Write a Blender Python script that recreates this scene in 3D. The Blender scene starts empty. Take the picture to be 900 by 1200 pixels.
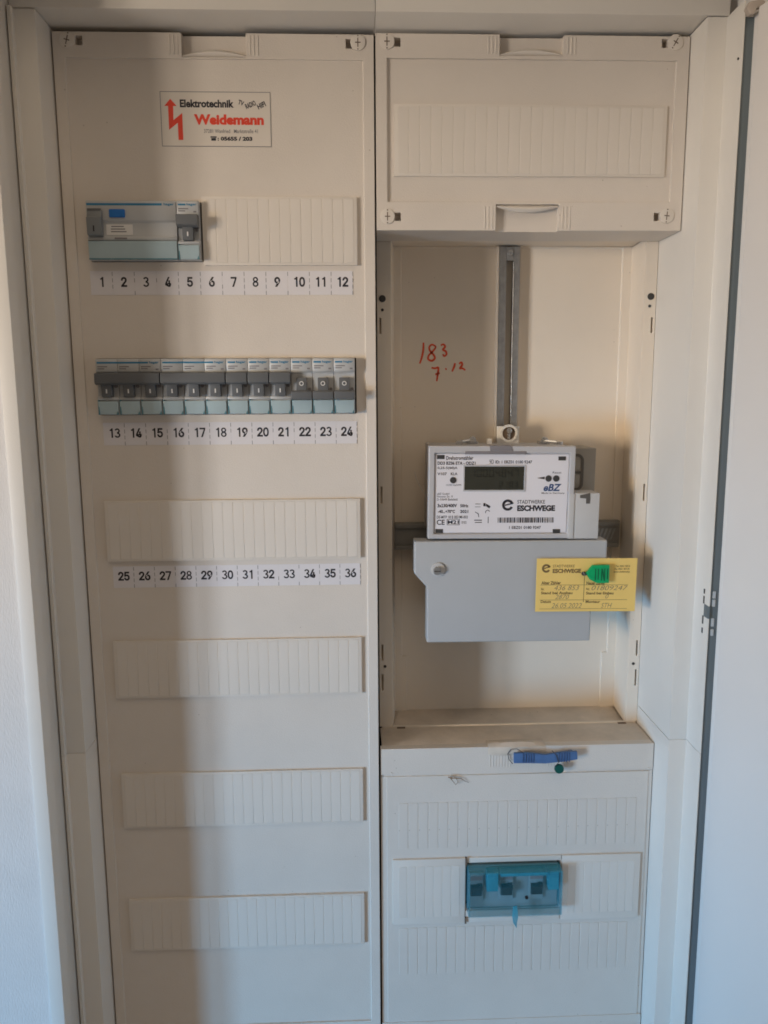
import bpy, bmesh, math, random
from mathutils import Matrix, Vector
random.seed(7)
S = 0.001                      # everything below is written in millimetres
scene = bpy.context.scene
COL = scene.collection

# ------------------------------------------------------------------ camera
cd = bpy.data.cameras.new('camera'); cam = bpy.data.objects.new('camera', cd); COL.objects.link(cam)
r_, u_, b_ = (0.99923628, -0.0386669, -0.00563207), (0.01151131, 0.15355824, 0.98807255), (-0.03734086, -0.98738277, 0.15388607)
cam.matrix_world = Matrix(((r_[0], u_[0], b_[0], .1062113), (r_[1], u_[1], b_[1], -.6771074), (r_[2], u_[2], b_[2], -.0919827), (0, 0, 0, 1)))
cd.sensor_fit = 'VERTICAL'; cd.sensor_height = 36; cd.lens = 919.2574 / 1200 * 36
cd.clip_start = .01; cd.clip_end = 50
scene.camera = cam

# ------------------------------------------------------------------ light: dim warm room + a tall two-pane window to the left
world = bpy.data.worlds.new('World'); scene.world = world; world.use_nodes = True
bg = world.node_tree.nodes['Background']
bg.inputs[0].default_value = (1.0, .82, .66, 1); bg.inputs[1].default_value = .188
def window_lamp(name, az, dist, z, w, h, power, col, spread):
    """pane of the window: seen from the left frame edge at azimuth az, dist metres away"""
    l = bpy.data.lights.new(name, 'AREA'); l.shape = 'RECTANGLE'; l.size = w; l.size_y = h; l.energy = power; l.color = col; l.spread = math.radians(spread)
    o = bpy.data.objects.new(name, l); COL.objects.link(o)
    a = math.radians(az)
    o.location = Vector((-.139 - dist * math.cos(a), -.089 - dist * math.sin(a), z))
    d = Vector((.13 - o.location.x, -o.location.y, 0))
    o.rotation_euler = d.to_track_quat('-Z', 'Y').to_euler()
    return o
WARM, COOL = (1.0, .80, .58), (.22, .58, 1.0)
window_lamp('window_pane_upper', 43, 2.2, -.09, .20, .45, .435, WARM, 27)
window_lamp('window_pane_lower', 43, 2.2, -.73, .20, .6, 1.38, COOL, 41)
window_lamp('window_pane_upper', 36, 2.2, -.09, .17, .45, .435, WARM, 27)
window_lamp('window_pane_lower', 36, 2.2, -.73, .17, .6, 1.38, COOL, 41)
cl_ = bpy.data.lights.new('overhead_fill', 'AREA'); cl_.shape = 'DISK'; cl_.size = .9; cl_.energy = 3.2; cl_.color = (1.0, .80, .58)  # added warm fill from above, an unseen source that lifts shelf and top shadows
co_ = bpy.data.objects.new('overhead_fill', cl_); COL.objects.link(co_); co_.location = (.15, -.95, 1.15)
co_.rotation_euler = (Vector((.15, 0, -.1)) - co_.location).to_track_quat('-Z', 'Y').to_euler()
scene.view_settings.view_transform = 'Standard'; scene.view_settings.look = 'None'
scene.view_settings.exposure = 0; scene.view_settings.gamma = 1; scene.view_settings.use_curve_mapping = False
scene.render.engine = 'CYCLES'
scene.cycles.use_denoising = True
scene.cycles.max_bounces = 8
scene.cycles.filter_width = 1.75

# ------------------------------------------------------------------ materials
def mat(name, col, rough=.5, metal=0, var=.05, vscale=18, bump=0, bscale=900, trans=0, alpha=1, spec=.4, specks=0, coat=0, streak=None):
    m = bpy.data.materials.new(name); m.use_nodes = True
    nt = m.node_tree; N = nt.nodes; L = nt.links; p = N['Principled BSDF']
    p.inputs['Roughness'].default_value = rough; p.inputs['Metallic'].default_value = metal
    p.inputs['Specular IOR Level'].default_value = spec
    p.inputs['Transmission Weight'].default_value = trans; p.inputs['Alpha'].default_value = alpha
    p.inputs['Coat Weight'].default_value = coat
    tc = N.new('ShaderNodeTexCoord')
    n = N.new('ShaderNodeTexNoise'); n.inputs['Scale'].default_value = vscale; n.inputs['Detail'].default_value = 6; n.inputs['Roughness'].default_value = .65
    if streak:
        mp = N.new('ShaderNodeMapping'); mp.inputs['Scale'].default_value = streak
        L.new(tc.outputs['Object'], mp.inputs[0]); L.new(mp.outputs[0], n.inputs[0])
    else:
        L.new(tc.outputs['Object'], n.inputs[0])
    cr = N.new('ShaderNodeValToRGB'); e = cr.color_ramp.elements
    e[0].position = .3; e[1].position = .72
    e[0].color = tuple(c * (1 - var) for c in col) + (1,); e[1].color = tuple(min(1, c * (1 + var)) for c in col) + (1,)
    L.new(n.outputs[0], cr.inputs[0]); out = cr.outputs[0]
    if specks:
        v = N.new('ShaderNodeTexVoronoi'); v.inputs['Scale'].default_value = 95
        L.new(tc.outputs['Object'], v.inputs[0])
        lt = N.new('ShaderNodeMath'); lt.operation = 'LESS_THAN'; lt.inputs[1].default_value = .055
        L.new(v.outputs['Distance'], lt.inputs[0])
        n2 = N.new('ShaderNodeTexNoise'); n2.inputs['Scale'].default_value = 14; L.new(tc.outputs['Object'], n2.inputs[0])
        gt = N.new('ShaderNodeMath'); gt.operation = 'GREATER_THAN'; gt.inputs[1].default_value = .57; L.new(n2.outputs[0], gt.inputs[0])
        mu = N.new('ShaderNodeMath'); mu.operation = 'MULTIPLY'; L.new(lt.outputs[0], mu.inputs[0]); L.new(gt.outputs[0], mu.inputs[1])
        mv = N.new('ShaderNodeMath'); mv.operation = 'MULTIPLY'; L.new(mu.outputs[0], mv.inputs[0]); mv.inputs[1].default_value = specks
        mx = N.new('ShaderNodeMix'); mx.data_type = 'RGBA'; mx.inputs['B'].default_value = (.22, .17, .12, 1)
        L.new(mv.outputs[0], mx.inputs['Factor']); L.new(out, mx.inputs['A']); out = mx.outputs['Result']
    L.new(out, p.inputs['Base Color'])
    rr = N.new('ShaderNodeMapRange'); rr.inputs['To Min'].default_value = max(.02, rough - .08); rr.inputs['To Max'].default_value = min(1, rough + .1)
    L.new(n.outputs[0], rr.inputs[0]); L.new(rr.outputs[0], p.inputs['Roughness'])
    if bump:
        nb = N.new('ShaderNodeTexNoise'); nb.inputs['Scale'].default_value = bscale; nb.inputs['Detail'].default_value = 3
        L.new(tc.outputs['Object'], nb.inputs[0])
        bp = N.new('ShaderNodeBump'); bp.inputs['Strength'].default_value = bump; bp.inputs['Distance'].default_value = .0003
        L.new(nb.outputs[0], bp.inputs['Height']); L.new(bp.outputs[0], p.inputs['Normal'])
    return m
M = {}
M['cover'] = mat('cream_plastic', (.70, .64, .575), .48, bump=.7, bscale=1100, var=.045, vscale=9, specks=.4)
M['cover2'] = mat('cream_plastic_smooth', (.72, .665, .60), .42, bump=.25, bscale=1400, var=.025, vscale=14)
M['niche'] = mat('niche_plastic', (.775, .69, .585), .5, bump=.3, bscale=1200, var=.035, vscale=8, specks=.3)
M['shelf'] = mat('dusty_shelf', (.65, .56, .465), .7, bump=.5, bscale=700, var=.14, vscale=30, specks=.8)
M['frame'] = mat('frame_paint', (.76, .725, .67), .42, bump=.3, bscale=900, var=.03, vscale=7)
M['door'] = mat('door_paint', (.83, .795, .76), .38, bump=.35, bscale=800, var=.02, vscale=5)
M['gap'] = mat('gap_metal', (.14, .17, .185), .5)
M['dark'] = mat('recess_shade', (.03, .025, .02), .8)  # near-black colour stands in for shade in the cabinet's depth
M['black_and_shade'] = mat('black_and_hole_shade', (.05, .047, .045), .5)  # real black parts, and painted shade of holes and slots
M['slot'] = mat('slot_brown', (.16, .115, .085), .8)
M['paper'] = mat('label_paper', (.715, .69, .71), .65, var=.015, vscale=60)
M['ink'] = mat('black_ink', (.025, .023, .03), .6)
M['inkgrey'] = mat('grey_ink', (.22, .21, .22), .6)
M['inkbrown'] = mat('brown_ink', (.20, .13, .05), .6)
M['pen'] = mat('pen_ink', (.28, .21, .12), .6)
M['red'] = mat('red_print', (.72, .06, .03), .5)
M['marker'] = mat('red_marker', (.74, .10, .04), .5, var=.25, vscale=300)
M['sticker'] = mat('sticker_film', (.70, .64, .57), .3, var=.02)
M['mcb'] = mat('breaker_grey', (.50, .51, .515), .4, bump=.2, var=.03)
M['mcbline'] = mat('breaker_seam', (.20, .20, .20), .6)
M['blueprint'] = mat('blue_print', (.035, .20, .36), .5)
M['lever'] = mat('lever_grey', (.125, .132, .14), .42, bump=.2, var=.05)
M['leverlight'] = mat('lever_mid_grey', (.21, .225, .235), .42, var=.05)
M['white'] = mat('white_plastic', (.74, .73, .71), .4)
M['teal'] = mat('teal_label_holder', (.39, .50, .54), .16, var=.06, spec=.6, coat=.3)
M['tealdark'] = mat('teal_edge', (.10, .22, .26), .25)
M['bluebtn'] = mat('blue_button', (.02, .16, .50), .35)
M['steel'] = mat('galvanised_steel', (.36, .36, .36), .34, metal=.6, var=.2, vscale=120)
M['steelbright'] = mat('bright_zinc', (.62, .63, .64), .25, metal=.9, var=.12, vscale=150)
M['railgrey'] = mat('rail_grey', (.27, .265, .25), .5, metal=.3, var=.1, vscale=80)
M['meter'] = mat('meter_grey', (.50, .49, .50), .42, bump=.2, var=.03)
M['meterdark'] = mat('meter_dark_grey', (.22, .205, .215), .45)
M['plate'] = mat('meter_plate_white', (.76, .735, .765), .35, var=.012)
M['lcd'] = mat('lcd_glass', (.040, .040, .030), .2, var=.08, vscale=60, spec=.5)
M['lcdseg'] = mat('lcd_segment', (.022, .022, .017), .3)
M['navy'] = mat('navy_print', (.03, .07, .18), .5)
M['taupe'] = mat('taupe_module', (.29, .265, .23), .5, bump=.2)
M['taupedark'] = mat('taupe_module_ring', (.10, .09, .08), .55)
M['modlight'] = mat('module_light_grey', (.53, .52, .51), .45, bump=.2)
M['terminal'] = mat('terminal_cover_grey', (.44, .445, .45), .5, bump=.4, bscale=1600, var=.025)
M['card'] = mat('yellow_card', (.84, .59, .18), .6, var=.03, vscale=40)
M['green'] = mat('green_seal', (.0, .36, .12), .35, var=.12, vscale=200)
M['greendark'] = mat('dark_green_print', (.0, .13, .05), .5)
M['greenseal'] = mat('dark_green_seal', (.0, .085, .07), .4)
M['wire'] = mat('seal_wire', (.10, .095, .10), .4, metal=.6)
M['strap'] = mat('blue_strap', (.075, .16, .34), .4, var=.12, vscale=120)
M['strapdark'] = mat('blue_strap_ribs', (.04, .09, .21), .45)
M['blueclear'] = mat('clear_blue_plastic', (.05, .36, .46), .08, alpha=.085, var=.12, vscale=60, spec=.6)
M['bluesolid'] = mat('blue_plastic', (.03, .27, .38), .25, var=.15, vscale=90)
M['bluetail'] = mat('blue_film', (.06, .36, .48), .25, alpha=.6, var=.15, vscale=90)
M['hoodside'] = mat('clear_blue_plastic_edge', (.05, .34, .45), .15, alpha=.38, var=.12, vscale=60)
M['switchgrey'] = mat('switch_grey', (.24, .33, .36), .4)
M['switchdark'] = mat('switch_black', (.012, .014, .017), .4)
M['twig'] = mat('dry_stalk', (.30, .19, .11), .8)
M['hinge'] = mat('gap_light_grey', (.50, .53, .55), .4)  # pale grey for the light showing through holes in the hinge gap
M['hingecap'] = mat('hinge_cap', (.50, .43, .37), .5)
# woven wallpaper: fine vertical threads as relief
def wallpaper():
    m = mat('woven_wallpaper', (.76, .735, .71), .7, var=.03, vscale=30)
    nt = m.node_tree; N = nt.nodes; L = nt.links; p = N['Principled BSDF']
    tc = N.new('ShaderNodeTexCoord'); mp = N.new('ShaderNodeMapping'); mp.inputs['Scale'].default_value = (900, 1, 260)
    L.new(tc.outputs['Object'], mp.inputs[0])
    n = N.new('ShaderNodeTexNoise'); n.inputs['Scale'].default_value = 1; n.inputs['Detail'].default_value = 2; L.new(mp.outputs[0], n.inputs[0])
    bp = N.new('ShaderNodeBump'); bp.inputs['Strength'].default_value = .55; bp.inputs['Distance'].default_value = .0006
    L.new(n.outputs[0], bp.inputs['Height']); L.new(bp.outputs[0], p.inputs['Normal'])
    return m
M['wallpaper'] = wallpaper()

# ------------------------------------------------------------------ mesh helpers (mm in, metres out)
ORG = {}
def tag(o, label=None, cat=None, group=None, kind=None):
    if label: o['label'] = label
    if cat: o['category'] = cat
    if group: o['group'] = group
    if kind: o['kind'] = kind
    return o
def thing(name, label, cat, loc, group=None):
    o = bpy.data.objects.new(name, None); COL.objects.link(o); o.empty_display_size = .01
    o.location = Vector(loc) * S; ORG[o] = Vector(loc)
    return tag(o, label, cat, group)
class MB:
    def __init__(self): self.bm = bmesh.new()
    def _take(self, b):
        me = bpy.data.meshes.new('t'); b.to_mesh(me); b.free(); self.bm.from_mesh(me); bpy.data.meshes.remove(me); return self
    def box(self, x0, x1, y0, y1, z0, z1, bev=0, seg=2):
        b = bmesh.new(); bmesh.ops.create_cube(b, size=1)
        for v in b.verts:
            v.co = Vector(((x0 + x1) / 2 + v.co.x * (x1 - x0), (y0 + y1) / 2 + v.co.y * (y1 - y0), (z0 + z1) / 2 + v.co.z * (z1 - z0)))
        if bev: bmesh.ops.bevel(b, geom=b.edges[:], offset=bev, segments=seg, profile=.6, affect='EDGES')
        return self._take(b)
    def prism(self, pts, axis, a0, a1, bev=0, seg=2):
        """polygon pts in the two other axes (x,z for axis y; x,y for z; y,z for x) extruded from a0 to a1"""
        b = bmesh.new()
        def P(p, a): return {'y': (p[0], a, p[1]), 'z': (p[0], p[1], a), 'x': (a, p[0], p[1])}[axis]
        lo = [b.verts.new(P(p, a0)) for p in pts]; hi = [b.verts.new(P(p, a1)) for p in pts]
        b.faces.new(lo); b.faces.new(hi[::-1]); n = len(pts)
        for i in range(n): b.faces.new((lo[(i + 1) % n], lo[i], hi[i], hi[(i + 1) % n]))
        bmesh.ops.recalc_face_normals(b, faces=b.faces[:])
        if bev: bmesh.ops.bevel(b, geom=b.edges[:], offset=bev, segments=seg, profile=.6, affect='EDGES')
        return self._take(b)
    def cyl(self, c, r, axis, h, n=24, r2=None, bev=0):
        b = bmesh.new(); bmesh.ops.create_cone(b, cap_ends=True, segments=n, radius1=r, radius2=r if r2 is None else r2, depth=h)
        if bev:
            ed = [e for e in b.edges if abs(e.verts[0].co.z - e.verts[1].co.z) < 1e-6]
            bmesh.ops.bevel(b, geom=ed, offset=bev, segments=2, profile=.6, affect='EDGES')
        rot = {'z': Matrix.Identity(3), 'y': Matrix.Rotation(math.pi / 2, 3, 'X'), 'x': Matrix.Rotation(math.pi / 2, 3, 'Y')}[axis]
        for v in b.verts: v.co = rot @ v.co + Vector(c)
        return self._take(b)
    def tube(self, pts, r, n=8, r_end=None):
        b = bmesh.new(); P = [Vector(p) for p in pts]; rings = []
        for i, p in enumerate(P):
            d = (P[min(i + 1, len(P) - 1)] - P[max(i - 1, 0)]).normalized()
            a = d.orthogonal().normalized() if not rings else (pa - d * pa.dot(d)).normalized()
            pa = a; c = d.cross(a); rr = r if r_end is None else r + (r_end - r) * i / (len(P) - 1)
            rings.append([b.verts.new(p + a * math.cos(t) * rr + c * math.sin(t) * rr) for t in (2 * math.pi * k / n for k in range(n))])
        for q, s in zip(rings, rings[1:]):
            for k in range(n): b.faces.new((q[k], q[(k + 1) % n], s[(k + 1) % n], s[k]))
        b.faces.new(rings[0][::-1]); b.faces.new(rings[-1])
        return self._take(b)
    def ribbon(self, pts, w, Y):
        """flat pen stroke lying in the plane y=Y"""
        b = bmesh.new(); P = [Vector((p[0], 0, p[1])) for p in pts]; prev = None
        for i, p in enumerate(P):
            d = (P[min(i + 1, len(P) - 1)] - P[max(i - 1, 0)]).normalized(); nrm = Vector((-d.z, 0, d.x))
            ww = w * (.55 + .45 * math.sin(math.pi * min(1, max(0, .15 + .75 * i / max(1, len(P) - 1)))))
            a = b.verts.new((p.x + nrm.x * ww / 2, Y, p.z + nrm.z * ww / 2)); c = b.verts.new((p.x - nrm.x * ww / 2, Y, p.z - nrm.z * ww / 2))
            if prev: b.faces.new((prev[0], a, c, prev[1]))
            prev = (a, c)
        return self._take(b)
    def arc(self, cx, cz, R, r, y0, y1, a0=0, a1=360, n=28):
        """flat ring (or part of one) in the xz plane with thickness"""
        b = bmesh.new(); prev = None; first = None; full = abs(a1 - a0) >= 360
        steps = n if full else n + 1
        for i in range(steps):
            t = math.radians(a0 + (a1 - a0) * i / n); c, s = math.cos(t), math.sin(t)
            q = [b.verts.new((cx + c * R, y0, cz + s * R)), b.verts.new((cx + c * r, y0, cz + s * r)), b.verts.new((cx + c * r, y1, cz + s * r)), b.verts.new((cx + c * R, y1, cz + s * R))]
            if prev:
                for k in range(4): b.faces.new((prev[k], prev[(k + 1) % 4], q[(k + 1) % 4], q[k]))
            else: first = q
            prev = q
        if full:
            for k in range(4): b.faces.new((prev[k], prev[(k + 1) % 4], first[(k + 1) % 4], first[k]))
        else: b.faces.new(first); b.faces.new(prev[::-1])
        bmesh.ops.recalc_face_normals(b, faces=b.faces[:])
        return self._take(b)
    def relief(self, base, rects, back):
        """stepped plate facing -y. base=(x0,x1,z0,z1,Y); rects later override earlier, Y=None is a hole; back is the rear plane"""
        xs = sorted({round(v, 3) for r in [base] + rects for v in r[:2]}); zs = sorted({round(v, 3) for r in [base] + rects for v in r[2:4]})
        xs = [x for x in xs if base[0] <= x <= base[1]]; zs = [z for z in zs if base[2] <= z <= base[3]]
        def D(i, j):
            if i < 0 or j < 0 or i >= len(xs) - 1 or j >= len(zs) - 1: return None
            cx, cz = (xs[i] + xs[i + 1]) / 2, (zs[j] + zs[j + 1]) / 2; d = base[4]
            for r in rects:
                if r[0] < cx < r[1] and r[2] < cz < r[3]: d = r[4]
            return d
        b = bmesh.new(); vc = {}
        def V(x, y, z):
            k = (round(x, 3), round(y, 3), round(z, 3))
            if k not in vc: vc[k] = b.verts.new(k)
            return vc[k]
        def face(*q):
            try: b.faces.new([V(*p) for p in q])
            except ValueError: pass
        for i in range(len(xs) - 1):
            for j in range(len(zs) - 1):
                d = D(i, j); x0, x1, z0, z1 = xs[i], xs[i + 1], zs[j], zs[j + 1]
                if d is None: continue
                face((x0, d, z0), (x1, d, z0), (x1, d, z1), (x0, d, z1))
                for (di, dj, p, q) in ((-1, 0, (x0, z0), (x0, z1)), (1, 0, (x1, z1), (x1, z0)), (0, -1, (x1, z0), (x0, z0)), (0, 1, (x0, z1), (x1, z1))):
                    e = D(i + di, j + dj); e = back if e is None else e
                    if e > d + 1e-6: face((p[0], d, p[1]), (p[0], e, p[1]), (q[0], e, q[1]), (q[0], d, q[1]))
        bmesh.ops.recalc_face_normals(b, faces=b.faces[:])
        bmesh.ops.dissolve_limit(b, angle_limit=.01, verts=b.verts[:], edges=b.edges[:])
        # outward must be -y
        f = max(b.faces, key=lambda f: f.calc_area() * abs(f.normal.y))
        if f.normal.y > 0: bmesh.ops.reverse_faces(b, faces=b.faces[:])
        return self._take(b)
    def build(self, name, m, parent=None, loc=None, smooth=True, bevel=0):
        o3 = ORG[parent] if parent is not None else Vector(loc or (0, 0, 0))
        for v in self.bm.verts: v.co = (v.co - o3) * S
        me = bpy.data.meshes.new(name); self.bm.to_mesh(me); self.bm.free()
        me.materials.append(M[m] if isinstance(m, str) else m)
        o = bpy.data.objects.new(name, me); COL.objects.link(o); ORG[o] = o3.copy()
        if smooth:
            for p in me.polygons: p.use_smooth = True
            me.set_sharp_from_angle(angle=math.radians(40))
        if parent is not None: o.parent = parent
        else: o.location = o3 * S
        if bevel:
            mo = o.modifiers.new('bevel', 'BEVEL'); mo.width = bevel * S; mo.segments = 2; mo.limit_method = 'ANGLE'; mo.angle_limit = math.radians(50); mo.use_clamp_overlap = True
        return o
def put(src, parent, dx=0, dy=0, dz=0):
    o = src.copy(); COL.objects.link(o); o.parent = parent; o.location = src.location + Vector((dx, dy, dz)) * S; ORG[o] = ORG[parent].copy(); return o
def copy_tree(o, parent=None):
    c = o.copy(); COL.objects.link(c); c.parent = parent; ORG[c] = ORG[o].copy()
    for ch in list(o.children): copy_tree(ch, c)
    return c
_txt = {}
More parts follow.
